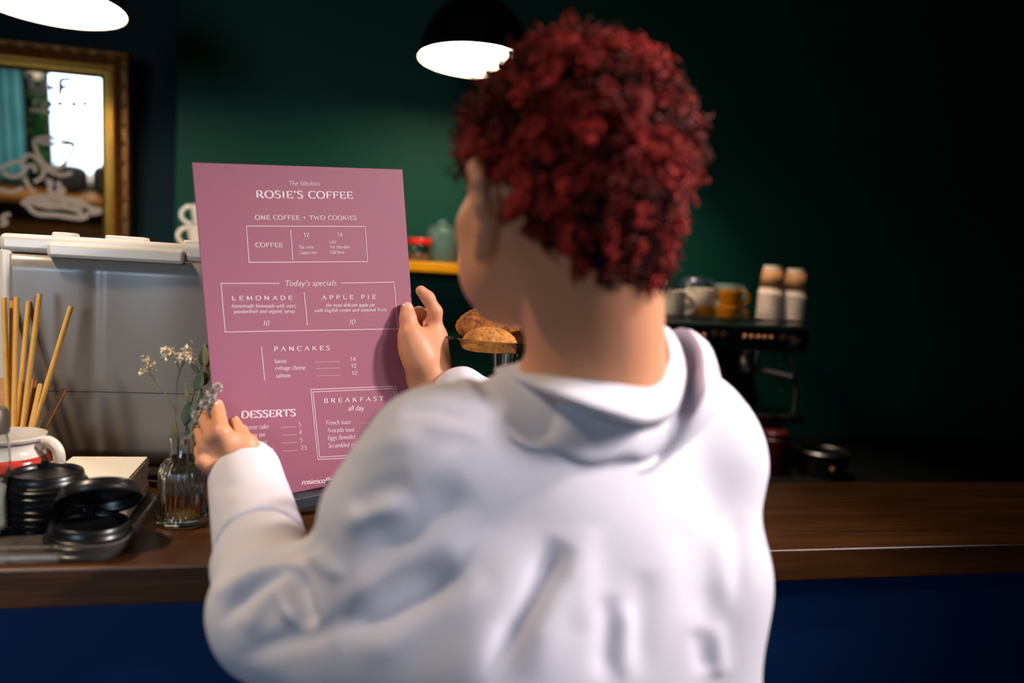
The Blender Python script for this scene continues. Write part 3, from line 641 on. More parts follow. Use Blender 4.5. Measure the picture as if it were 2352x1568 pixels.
MB().tube(a_, np.linspace(.0016, .0009, len(a_)), 7).build('stem', M_stem, ls)
def leaf(p0, p1, wd, m, curl=.25, tw=0.):
    p0, p1 = np.array(p0), np.array(p1); L = p1-p0; s = L/np.linalg.norm(L); u = np.cross(s, _F); u /= np.linalg.norm(u); n = np.cross(u, s)
    u2 = u*math.cos(tw)+n*math.sin(tw); n2 = np.cross(u2, s); G = []
    for i in np.linspace(0, 1, 13):
        w_ = wd*(math.sin(math.pi*min(1, max(0, i))**.85)**.8 if 0 < i < 1 else 0.02)
        G.append([p0+L*i+u2*w_*j+n2*(curl*wd*(j*j)+.12*wd*math.sin(math.pi*i)) for j in np.linspace(-1, 1, 7)])
    return MB().grid(np.array(G)).build('leaf', m, ls, solid=.0005)
for (x0_, y0_, x1_, y1_, wd, m, tw, dz) in ((423, 977, 432, 921, .0078, M_leafd, .15, -.006), (446, 897, 462, 850, .0075, M_leafd, .3, -.006), (430, 924, 424, 880, .0042, M_leafo, .5, .0), (470, 842, 468, 790, .0070, M_leafo, .5, -.004),
        (462, 838, 478, 788, .0062, M_leafd, -.5, .004), (455, 858, 437, 833, .004, M_leafo, .2, .002), (466, 885, 477, 846, .006, M_leafo, .3, .006), (452, 925, 461, 890, .0055, M_leafo, .6, .004), (408, 1018, 390, 965, .004, M_leafo, .3, .0),
        (430, 1015, 428, 978, .0045, M_leafd, .3, -.004), (440, 1005, 448, 960, .006, M_leafo, .4, .004), (452, 965, 457, 928, .006, M_leafd, .4, .003), (474, 850, 476, 815, .004, M_stick3, .6, .003)):
    leaf(pv(x0_, y0_, dz), pv(x1_, y1_, dz), wd, m, tw=tw)
cb = thing('catkin_branch', inv(-1.0), 'thin branch with fluffy grey catkins in the vase, touching the hand', 'branch')
a_ = smooth_path(stemline(-1.0, [(440, 1000, -.01), (452, 962, -.012), (468, 935, -.014), (482, 912, -.016), (494, 890, -.016)]), 5)
MB().tube(a_, np.linspace(.0016, .001, len(a_)), 7).build('stem', M_stem, cb)
for i, (px, py, r) in enumerate(((500, 890, 11), (486, 903, 12), (487, 919, 9), (469, 928, 11), (479, 934, 9), (449, 952, 10), (457, 961, 11), (446, 1003, 12), (427, 1013, 9))):
    c = pv(px, py, -.014); r_ = 1.22*r*VD/FPX; o = MB().ball(c, (r_*.55, r_*.55, r_*.72), 6).build('catkin', M_core, cb)
    f_ = MB(); g_ = np.random.default_rng(i)
    for k in range(260):
        d = g_.normal(0, 1, 3); d /= np.linalg.norm(d); e = np.cross(d, g_.normal(0, 1, 3)); e /= np.linalg.norm(e)
        f_.add([c+d*r_*.5+e*.0004, c+d*r_*.5-e*.0004, c+d*r_*g_.uniform(.9, 1.12)], [(0, 1, 2)])
    f_.build('fuzz', M_fuzz, o, smooth=False)

# ------------------------------------------------------------------ glass cake stand with cookies
pcx = at(1162, 776, 1.222); pz = pcx[2]; pcx[2] = 1.05
cs = thing('cake_stand', pcx, 'clear glass pedestal cake stand holding cookies, behind the shoulder', 'cake stand')
RP = .101; hp_ = pz-1.05
MB().lathe([(0, hp_-.021), (.03, hp_-.021), (.07, hp_-.016), (.09, hp_-.007), (RP, hp_), (RP+.0015, hp_+.001), (RP+.0005, hp_+.0025), (.088, hp_-.003), (.068, hp_-.0115), (.03, hp_-.0165), (0, hp_-.0165)], 72, T(*pcx)).build('plate', M_glass, cs)
MB().lathe([(.021, hp_-.0212), (.0195, hp_-.03), (.0165, hp_-.06), (.014, hp_-.10), (.016, .03), (.026, .016), (.040, .006), (.047, .002), (.047, 0), (0, 0), (0, .003), (.014, .012), (.011, .03), (.0105, hp_-.1), (.013, hp_-.06), (.015, hp_-.0215)], 48, T(*pcx), closed=True).build('pedestal', M_glass, cs)
def cookie_mat(name, a, b):
    return mat(name, a, .8, noise=.2, nscale=110, col2=b, bump=1.0, bscale=220)
M_ck = cookie_mat('cinnamon_cookie', '#7a3c12', '#b4702c'); M_ck2 = cookie_mat('golden_cookie', '#9c5a20', '#c88a3e')
def cookie(c, r, h, m, label, rot=None, seed=0):
    n = 44; Rm = np.eye(3) if rot is None else np.array(rot); g_ = np.random.default_rng(seed); ph = g_.uniform(0, 6, 8)
    prof = [(0, 0), (.55, 0), (.86, .02), (.97, .12), (1.0, .28), (.95, .48), (.82, .7), (.6, .88), (.32, .98), (0, 1.0)]
    V = MB()
    def f(p):
        x, y, z = p; a = math.atan2(y, x); rr = math.hypot(x, y)/r
        k = 1+.02*math.sin(3*a+ph[0])+.012*math.sin(7*a+ph[1]); zz = z+(.0011*math.sin(900*x+ph[2])*math.sin(850*y+ph[3])+.0008*math.sin(420*x+300*y+ph[4]))*(z > .3*h)
        return np.array(c)+Rm @ np.array([x*k, y*k, zz])
    V.lathe([(q*r, z*h) for q, z in smooth_path(prof, 3)], n, f)
    return tag(V.build('cookie', m, loc=c), label, 'cookie')
fz = pz-.0162
c0 = at(1124, 787, 1.17); cookie((c0[0], c0[1], fz+.0005), .0415, .034, M_ck2, 'round golden cookie lying flat at the front of the glass stand', seed=1)
c1 = np.array([pcx[0]-.034, pcx[1]+.012, fz+.033]); cookie(c1, .043, .022, M_ck, 'dark cinnamon cookie propped up at an angle behind the flat one', Matrix.Rotation(-.36, 3, 'Y') @ Matrix.Rotation(.30, 3, 'X'), 2)
cookie((pcx[0]+.046, pcx[1]-.008, fz+.012), .032, .024, M_ck, 'small dark cookie at the right of the stand, half behind the chin', Matrix.Rotation(.5, 3, 'Y'), 3)
cookie((pcx[0]+.012, pcx[1]+.045, fz+.006), .036, .030, M_ck, 'dark cookie lying at the back of the stand behind the others', Matrix.Rotation(.1, 3, 'X'), 4)
# ------------------------------------------------------------------ menu board on its easel
KM = .97
Mb = np.array([.013*KM, 1.135*KM, CZ-.325*KM]); MW, MH = .297*KM, .45*KM
_y, _t, _r = .350, .091, .086
e0 = np.array([math.cos(_y), math.sin(_y), 0]); Mn0 = np.array([math.sin(_y), -math.cos(_y), 0])
u0 = math.cos(_t)*np.array([0, 0, 1.])-math.sin(_t)*Mn0
MX = math.cos(_r)*e0+math.sin(_r)*u0; MU = -math.sin(_r)*e0+math.cos(_r)*u0; MN = np.cross(MX, MU)   # MN faces the reader
def mpos(u, v, h=0): return Mb+MX*u+MU*v+MN*h       # u from the middle, v up from the lower edge
def mpx(px, py):
    q = on_plane(px, py, Mb, MN)-Mb; return float(np.dot(q, MX)), float(np.dot(q, MU))
M_pink = mat('pink_card', '#905364', .55, noise=.35, nscale=2.5, col2='#90546a', bump=.03, bscale=400)
M_ink = mat('pale_pink_ink', '#dcc4ca', .6)
mn_ = thing('menu_board', mpos(0, 0), 'tall dusty pink printed menu board held upright on the bar', 'menu')
def slab(u0_, u1_, v0_, v1_, h0, h1, o=None):
    o = o or MB(); return o.box((u0_, v0_, h0), (u1_, v1_, h1), lambda p: mpos(*p))
slab(-MW/2, MW/2, 0, MH, -.0026, 0).build('card', M_pink, mn_, smooth=False, bevel=.0004, seg=1)

# a small pen-drawn alphabet: every letter is a few strokes, broad on the stems and thin across
GL = {}
def G(ch, w_, s): GL[ch] = (w_, s)
def arc(cx, cy, rx, ry, a0, a1, n=14): return [(cx+rx*math.cos(math.radians(a0+(a1-a0)*i/n)), cy+ry*math.sin(math.radians(a0+(a1-a0)*i/n))) for i in range(n+1)]
l = lambda *p: ('l', list(p)); c = lambda p: ('c', p)
G('A', 8.6, [l((.8, 0), (4.3, 10)), l((4.3, 10), (7.8, 0)), l((2.1, 3.6), (6.5, 3.6))])
G('B', 7.2, [l((1.6, 0), (1.6, 10)), c([(1.6, 10), (3.5, 10)]+arc(3.7, 7.65, 2.2, 2.35, 90, -90)[1:]+[(1.6, 5.3)]), c([(1.6, 5.3), (3.7, 5.3)]+arc(3.9, 2.65, 2.7, 2.65, 90, -90)[1:]+[(1.6, 0)])])
G('C', 8.0, [c(arc(4.7, 5, 3.9, 5.1, 42, 318, 22)), l((7.6, 8.4), (7.6, 10)), l((7.6, 1.6), (7.6, 1.0))])
G('D', 8.8, [l((1.6, 0), (1.6, 10)), c([(1.6, 10), (3.6, 10)]+arc(3.6, 5, 4.4, 5, 80, -80, 16)+[(3.6, 0), (1.6, 0)])])
G('E', 7.0, [l((1.6, 0), (1.6, 10)), l((1.6, 9.8), (6.2, 9.8)), l((1.6, 5.1), (5.2, 5.1)), l((1.6, .2), (6.5, .2)), l((6.2, 9.8), (6.2, 8.2)), l((6.5, .2), (6.5, 1.9)), l((5.2, 4.3), (5.2, 5.9))])
G('F', 6.6, [l((1.6, 0), (1.6, 10)), l((1.6, 9.8), (6.2, 9.8)), l((1.6, 5.1), (5.2, 5.1)), l((6.2, 9.8), (6.2, 8.2)), l((5.2, 4.3), (5.2, 5.9))])
G('H', 9, [l((1.6, 0), (1.6, 10)), l((7.4, 0), (7.4, 10)), l((1.6, 5.1), (7.4, 5.1))])
G('I', 3.6, [l((1.8, 0), (1.8, 10))])
G('K', 8.2, [l((1.6, 0), (1.6, 10)), l((7, 10), (1.8, 4.6)), l((3.3, 6), (7.4, 0))])
G('L', 6.8, [l((1.6, 0), (1.6, 10)), l((1.6, .2), (6.4, .2)), l((6.4, .2), (6.4, 2))])
G('M', 10.4, [l((1.5, 0), (1.9, 10)), l((1.9, 10), (5.2, 1.2)), l((5.2, 1.2), (8.5, 10)), l((8.5, 10), (8.9, 0))])
G('N', 9.0, [l((1.5, 0), (1.5, 10)), l((1.5, 10), (7.5, 0)), l((7.5, 0), (7.5, 10))])
G('O', 9.2, [c(arc(4.6, 5, 4.0, 5.1, 90, 450, 30))])
G('P', 6.9, [l((1.6, 0), (1.6, 10)), c([(1.6, 10), (3.5, 10)]+arc(3.7, 7.3, 2.5, 2.7, 90, -90)[1:]+[(1.6, 4.6)])])
G('R', 8.0, [l((1.6, 0), (1.6, 10)), c([(1.6, 10), (3.5, 10)]+arc(3.7, 7.4, 2.5, 2.6, 90, -90)[1:]+[(1.6, 4.8)]), l((3.9, 4.8), (7.3, 0))])
G('S', 6.3, [c([(5.3, 8.4), (4.6, 9.6), (3.1, 10.1), (1.5, 9.3), (1.1, 7.7), (2.0, 6.2), (3.6, 5.2), (5.1, 4.0), (5.5, 2.3), (4.6, .6), (3, -.1), (1.5, .3), (.9, 1.8)]), l((5.3, 8.2), (5.3, 9.9)), l((.9, 2.0), (.9, .2))])
G('T', 7.8, [l((3.9, 0), (3.9, 10)), l((.6, 9.8), (7.2, 9.8)), l((.6, 9.8), (.6, 8.1)), l((7.2, 9.8), (7.2, 8.1))])
G('W', 12, [l((.8, 10), (3.4, 0)), l((3.4, 0), (6, 9)), l((6, 9), (8.6, 0)), l((8.6, 0), (11.2, 10))])
def bowl(cx, r=2.5): return c(arc(cx, 3.2, r, 3.3, 90, 450, 22))
X_ = 6.5
G('a', 6, [c([(1.2, 5.2), (2.0, 6.2), (3.3, 6.5), (4.4, 5.6), (4.5, 4.2), (4.5, .9), (5.2, .1), (5.9, .4)]), c([(4.5, 4.0), (2.6, 3.6), (1.2, 2.6), (1.0, 1.3), (1.8, .1), (3.0, .1), (4.5, 1.5)])])
G('b', 6.4, [l((1.3, 0), (1.3, 10.5)), c(arc(3.1, 3.2, 2.5, 3.3, 130, -130, 18))])
G('c', 5.4, [c(arc(3.2, 3.2, 2.5, 3.3, 45, 315, 18))])
G('d', 6.6, [l((5, 0), (5, 10.5)), c(arc(3.2, 3.2, 2.4, 3.3, 50, 310, 18))])
G('e', 5.6, [c([(.9, 3.7), (4.9, 3.7)]+arc(3.1, 3.2, 2.3, 3.3, 10, 315, 20)[1:])])
G('f', 4.0, [c([(4.4, 9.6), (3.5, 10.4), (2.4, 10), (1.9, 8.6), (1.9, 6), (1.9, 0)]), l((.5, 6.3), (3.7, 6.3))])
G('g', 6.2, [c(arc(2.9, 3.9, 2.1, 2.6, 90, 450, 18)), c([(1.6, 1.8), (1.4, .6), (3.2, .1), (5, -.6), (5.2, -2), (3.6, -3.1), (1.6, -2.9), (.7, -1.7), (1.7, -.2)]), l((4.6, 5.8), (5.9, 6.2))])
G('h', 6.8, [l((1.3, 0), (1.3, 10.5)), c([(1.3, 4.6), (2.6, 6.2), (4, 6.4), (5, 5.4), (5.1, 3.5), (5.1, 0)])])
G('i', 3, [l((1.5, 0), (1.5, X_)), l((1.5, 8.5), (1.5, 9.6))])
G('k', 6.4, [l((1.3, 0), (1.3, 10.5)), l((5, 6.4), (1.5, 2.8)), l((2.6, 3.9), (5.6, 0))])
G('l', 3, [l((1.5, 0), (1.5, 10.5))])
G('m', 10, [l((1.3, 0), (1.3, X_)), c([(1.3, 4.6), (2.4, 6.2), (3.8, 6.4), (4.8, 5.4), (4.9, 3.5), (4.9, 0)]), c([(4.9, 4.6), (6, 6.2), (7.4, 6.4), (8.4, 5.4), (8.5, 3.5), (8.5, 0)])])
G('n', 6.8, [l((1.3, 0), (1.3, X_)), c([(1.3, 4.6), (2.6, 6.2), (4, 6.4), (5, 5.4), (5.1, 3.5), (5.1, 0)])])
G('o', 6.2, [bowl(3.1)])
G('p', 6.4, [l((1.3, -3), (1.3, X_)), c(arc(3.1, 3.2, 2.5, 3.3, 130, -130, 18))])
G('r', 4.6, [l((1.3, 0), (1.3, X_)), c([(1.3, 4.2), (2.3, 6), (3.5, 6.4), (4.3, 5.9)])])
G('s', 4.9, [c([(4.0, 5.4), (3.2, 6.4), (2, 6.4), (1, 5.4), (1.4, 4.2), (2.8, 3.3), (4.1, 2.3), (4.1, .9), (3, 0), (1.7, 0), (.8, 1.1)])])
G('t', 4.2, [c([(1.8, 8.6), (1.8, 5), (1.8, 1.4), (2.5, .2), (3.8, .4)]), l((.5, 6.3), (3.8, 6.3))])
G('u', 6.8, [c([(1.3, 6.5), (1.3, 3), (1.5, 1), (2.6, .1), (4, .5), (5.1, 2)]), l((5.1, 0), (5.1, X_))])
G('v', 6, [l((.5, 6.5), (3, 0)), l((3, 0), (5.5, 6.5))])
G('w', 9, [l((.5, 6.5), (2.6, 0)), l((2.6, 0), (4.5, 6)), l((4.5, 6), (6.4, 0)), l((6.4, 0), (8.5, 6.5))])
G('y', 6, [l((.5, 6.5), (3, 0)), c([(5.5, 6.5), (3.4, .5), (2.2, -2.2), (.8, -3)])])
G('0', 6.4, [c(arc(3.2, 5, 2.5, 5, 90, 450, 26))])
G('1', 4.8, [l((2.6, 0), (2.6, 10)), l((2.6, 10), (1, 8.6))])
G('2', 6.2, [c([(.9, 7.8), (1.7, 9.5), (3.2, 10), (4.8, 9), (5, 7.2), (4, 5), (2.4, 2.6), (.9, .3)]), l((.9, .3), (5.5, .3))])
G('4', 6.6, [l((4.6, 0), (4.6, 10)), l((4.6, 10), (.7, 3)), l((.7, 3), (6.1, 3))])
G('5', 6.2, [l((1.5, 9.8), (5.2, 9.8)), l((1.5, 9.8), (1.3, 5.8)), c([(1.3, 5.8), (3, 6.4), (4.8, 5.4), (5.2, 3.2), (4.2, .8), (2.4, 0), (.9, .8)])])
G("'", 2.6, [l((1.5, 10.4), (1.2, 7.6))]); G('.', 2.4, [l((1.2, 0), (1.2, 1.1))]); G(',', 2.6, [l((1.4, 1.2), (.8, -1.8))])
G('+', 7.4, [l((1, 4.6), (6.4, 4.6)), l((3.7, 1.8), (3.7, 7.4))]); G(' ', 3.6, [])
def lettering(o, text, p0, p1, cap_px, thick=1.3, thin=.55, serif=.95, slant=0., track=0.):
    """set one line between two points of the photo's frame, laid out on the card itself"""
    a, b = np.array(mpx(*p0)), np.array(mpx(*p1)); d = b-a; L = np.linalg.norm(d); ex = d/L; ey = np.array([-ex[1], ex[0]])
    up = np.array(mpx(p0[0]+(p1[1]-p0[1])/max(1, abs(p1[0]-p0[0]))*cap_px, p0[1]-cap_px))-a; hcap = abs(np.dot(up, ey))
    tot = sum(GL[ch][0]+track for ch in text)-track; sx = L/tot; sy = hcap/10; x = 0.
    def P(gx, gy, h): q = a+ex*((x+gx+slant*gy)*sx)+ey*(gy*sy); return mpos(q[0], q[1], h)
    asp = sy/sx
    for ch in text:
        w_, ss = GL[ch]
        for kind, pts in ss:
            pts = np.array(pts, float)
            if kind == 'c' and len(pts) < 16: pts = smooth_path(pts, 4)
            t = np.gradient(pts, axis=0) if len(pts) > 2 else np.tile(pts[1]-pts[0], (2, 1))
            t = t*np.array([1, asp]); t /= np.linalg.norm(t, axis=1)[:, None]+1e-9
            wd = thin+(thick-thin)*np.abs(t[:, 1])**1.3
            if kind == 'l' and ch in 'AMNWKvwyRV' and abs(t[0, 0]) > .12: wd[:] = thick if t[0, 0]*t[0, 1] < 0 else thin*1.1
            nx = np.stack([-t[:, 1], t[:, 0]], 1)*wd[:, None]/2; nx[:, 1] /= asp
            if kind == 'l' and len(pts) == 2 and not (serif and abs(t[0, 1]) > .8):
                e_ = (pts[1]-pts[0])/np.linalg.norm(pts[1]-pts[0])*thin*.3; pts = pts+np.array([-e_, e_])
            o.grid(np.array([[P(*(p-q), .0005), P(*(p+q), .0005)] for p, q in zip(pts, nx)]))
            if serif and ch not in "'.,+124057" and kind == 'l' and abs(t[0, 1]) > .55 and abs(pts[1][1]-pts[0][1]) > 3.5:
                for q in pts:
                    if ch in 'Aa' and q[1] > 9: continue
                    if ch in 'MNW' and abs(t[0, 0]) > .12 and (q[1] < 2 or ch == 'W' and q[1] < 9.5): continue
                    if min(abs(q[1]-v) for v in (0, 10, 6.5, 10.5, -3)) < .05:
                        s_ = serif*(1.0 if ch.isupper() else .85); g_ = thin*.95/asp; sg = g_*.5 if q[1] < 3 else -g_*.5
                        o.grid(np.array([[P(q[0]-s_, q[1]+sg-g_/2, .0005), P(q[0]-s_, q[1]+sg+g_/2, .0005)], [P(q[0]+s_, q[1]+sg-g_/2, .0005), P(q[0]+s_, q[1]+sg+g_/2, .0005)]]))
        x += w_+track
    return o
c4 = lambda x, y: (440+x/3.919, 360+y/3.919)
c5 = lambda x, y: (440+x/3.5635, 740+y/3.5635)
def T4(o, s, a, b, h, **k): return lettering(o, s, c4(*a), c4(*b), h/3.919, **k)
def T5(o, s, a, b, h, **k): return lettering(o, s, c5(*a), c5(*b), h/3.5635, **k)
BOLD = dict(thick=1.9, thin=.7, serif=1.05, track=.9); MED = dict(thick=1.6, thin=.68, serif=1.0, track=1.1); IT = dict(thick=1.15, thin=.55, serif=0, slant=.22, track=.3); COND = dict(thick=1.45, thin=.5, serif=.6, track=.5); MEDW = dict(MED); MEDW['track'] = 4.6; NUM = dict(thick=1.2, thin=.55, serif=.9)
o = MB()
T4(o, 'The fabulous', (872, 257), (1150, 258), 39, **IT); T4(o, "ROSIE'S COFFEE", (578, 371), (1450, 377), 66, **BOLD)
o.build('title_lettering', M_ink, mn_, smooth=False)
o = MB(); T4(o, 'ONE COFFEE + TWO COOKIES', (570, 566), (1483, 568), 40, **MED); T4(o, 'COFFEE', (572, 811), (818, 813), 38, **MED)
T4(o, '12', (1008, 721), (1058, 721), 35, **NUM); T4(o, '14', (1308, 719), (1358, 719), 35, **NUM)
for s, a, b in (('Latte', (1237, 779), (1302, 779)), ('Flat white', (966, 827), (1098, 826)), ('Cappuccino', (970, 875), (1126, 874)), ('Hot chocolate', (1240, 826), (1424, 824)), ('Cold brew', (1243, 873), (1376, 872))): T4(o, s, a, b, 30, **COND)
o.build('coffee_lettering', M_ink, mn_, smooth=False)
o = MB(); T4(o, "Today's specials", (834, 1162), (1300, 1158), 49, **IT)
T4(o, 'LEMONADE', (360, 1291), (905, 1287), 38, **MEDW); T4(o, 'APPLE PIE', (1166, 1285), (1657, 1278), 38, **MEDW)
ITs = dict(IT); ITs.update(thick=1.5, thin=.7)
T4(o, 'homemade lemonade with mint,', (358, 1357), (938, 1356), 31, **ITs); T4(o, 'passionfruit and organic syrup', (378, 1406), (927, 1402), 31, **ITs)
T4(o, 'the most delicate apple pie', (1205, 1350), (1645, 1346), 30, **ITs); T4(o, 'with English cream and seasonal fruits', (1102, 1398), (1753, 1388), 30, **ITs)
T4(o, '10', (636, 1518), (695, 1517), 42, **IT); T4(o, '10', (1412, 1507), (1468, 1505), 42, **IT)
o.build('specials_lettering', M_ink, mn_, smooth=False)
o = MB(); T5(o, 'PANCAKES', (671, 236), (1129, 226), 36, **MEDW)
for s, a, b in (('bacon', (679, 333), (777, 332)), ('cottage cheese', (684, 390), (931, 386)), ('salmon', (689, 452), (811, 449))): T5(o, s, a, b, 34, **COND)
for s, a, b in (('14', (1297, 318), (1344, 317)), ('12', (1303, 371), (1350, 370)), ('12', (1309, 431), (1356, 429))): T5(o, s, a, b, 31, **NUM)
o.build('pancakes_lettering', M_ink, mn_, smooth=False)
o = MB(); T5(o, 'DESSERTS', (403, 785), (850, 766), 58, thick=2.1, thin=.7, serif=.9, track=.5)
for s, a, b in (('Cheese cake', (414, 877), (630, 868)), ('Cherry pie', (417, 941), (600, 933)), ('Lemon tart', (424, 1008), (616, 996)), ('Banana bread', (428, 1072), (671, 1057))): T5(o, s, a, b, 36, **COND)
for s, a, b in (('5', (876, 853), (894, 852)), ('4', (881, 917), (900, 916)), ('5', (887, 980), (905, 979)), ('2.5', (893, 1043), (942, 1041))): T5(o, s, a, b, 35, **NUM)
o.build('desserts_lettering', M_ink, mn_, smooth=False)
o = MB(); T5(o, 'BREAKFAST', (1080, 660), (1569, 640), 36, **MEDW); T5(o, 'all day', (1280, 722), (1408, 718), 38, thick=1.35, thin=1.1, serif=0, slant=.12)
for s, a, b in (('French toast', (1099, 838), (1302, 831)), ('Avocado toast', (1106, 900), (1332, 893)), ('Eggs Benedict', (1112, 963), (1341, 952)), ('Scrambled eggs', (1117, 1027), (1376, 1014))): T5(o, s, a, b, 36, **COND)
o.build('breakfast_lettering', M_ink, mn_, smooth=False)
o = MB(); T5(o, 'rosiescoffee', (900, 1326), (1184, 1304), 38, thick=1.9, thin=.8, serif=1.0); o.build('website_lettering', M_ink, mn_, smooth=False)
o = MB()
def rule(p, q, w_=1.5, cv=c4):
    a, b = np.array(mpx(*cv(*p))), np.array(mpx(*cv(*q))); d = b-a; n = np.array([-d[1], d[0]])/np.linalg.norm(d)*w_*.00028
    e_ = d/np.linalg.norm(d)*w_*.00028
    o.add([mpos(*(a-n-e_), .0005), mpos(*(a+n-e_), .0005), mpos(*(b+n+e_), .0005), mpos(*(b-n+e_), .0005)], [(0, 1, 2, 3)])
def loop(P, cv, **k):
    for i in range(len(P)-1): rule(P[i], P[i+1], cv=cv, **k)
loop([(492, 623), (1561, 627), (1582, 943), (516, 950), (492, 623)], c4); rule((890, 658), (909, 928))
loop([(787, 1139), (263, 1139), (301, 1578)], c4); loop([(1347, 1136), (1821, 1127), (1856, 1549)], c4); rule((1012, 1222), (1040, 1512)); loop([(275, 79), (1688, 53)], c5)
rule((570, 203), (597, 473), cv=c5)
loop([(1740, 1087), (1672, 523), (975, 549), (1032, 1122), (1740, 1084)], c5); loop([(1716, 1064), (1655, 541), (992, 569), (1047, 1102), (1716, 1066)], c5)
o.build('printed_frames', M_ink, mn_, smooth=False)
o = MB()
for a, b in (((1015, 325), (1203, 320)), ((1021, 379), (1210, 373)), ((1027, 438), (1215, 433)), ((731, 860), (848, 854)), ((736, 923), (853, 918)), ((741, 987), (858, 981)), ((747, 1053), (864, 1046)), ((1392, 825), (1590, 817)), ((1398, 888), (1595, 880)), ((1405, 946), (1600, 938)), ((1410, 1007), (1605, 998))):
    n = int(abs(b[0]-a[0])/8.6)
    for k in range(n+1):
        q = np.array(mpx(*c5(a[0]+(b[0]-a[0])*k/n, a[1]+(b[1]-a[1])*k/n))); s_ = .00036
        o.add([mpos(q[0]-s_, q[1]-s_, .0005), mpos(q[0]+s_, q[1]-s_, .0005), mpos(q[0]+s_, q[1]+s_, .0005), mpos(q[0]-s_, q[1]+s_, .0005)], [(0, 1, 2, 3)])
o.build('dotted_leaders', M_ink, mn_, smooth=False)
# easel
M_easel = mat('black_stained_wood', '#1c2128', .45, noise=.25, nscale=60, col2='#2a323c', stretch=(1, 1, 8), bump=.1)
es = thing('table_easel', mpos(0, -.02), 'black wooden table easel with a ledge carrying the pink menu', 'easel')
slab(-.125, .125, -.0165, -.0012, -.02, .030).build('ledge', M_easel, es, smooth=False, bevel=.0015)
u_, v__ = mpx(741, 1122)
slab(u_-.002, u_+.055, -.0012, .0125, .019, .030).build('ledge_lip', M_easel, es, smooth=False, bevel=.001)
slab(-.014, .014, -.0012, MH*.8, -.019, -.0045).build('mast', M_easel, es, smooth=False, bevel=.002)
slab(-.11, .11, .13, .15, -.019, -.0045).build('crossbar', M_easel, es, smooth=False, bevel=.002)
for s in (-1, 1):
    top, ft = mpos(s*.012, MH*.78, -.012), mpos(s*.10, -.012, -.012)
    MB().tube([top, ft], .007, 8).build('front_leg', M_easel, es)
top, ft = mpos(0, MH*.76, -.024), mpos(0, 0, -.10); ft[2] = 1.0565
MB().tube([top, ft], .007, 8).build('rear_leg', M_easel, es)
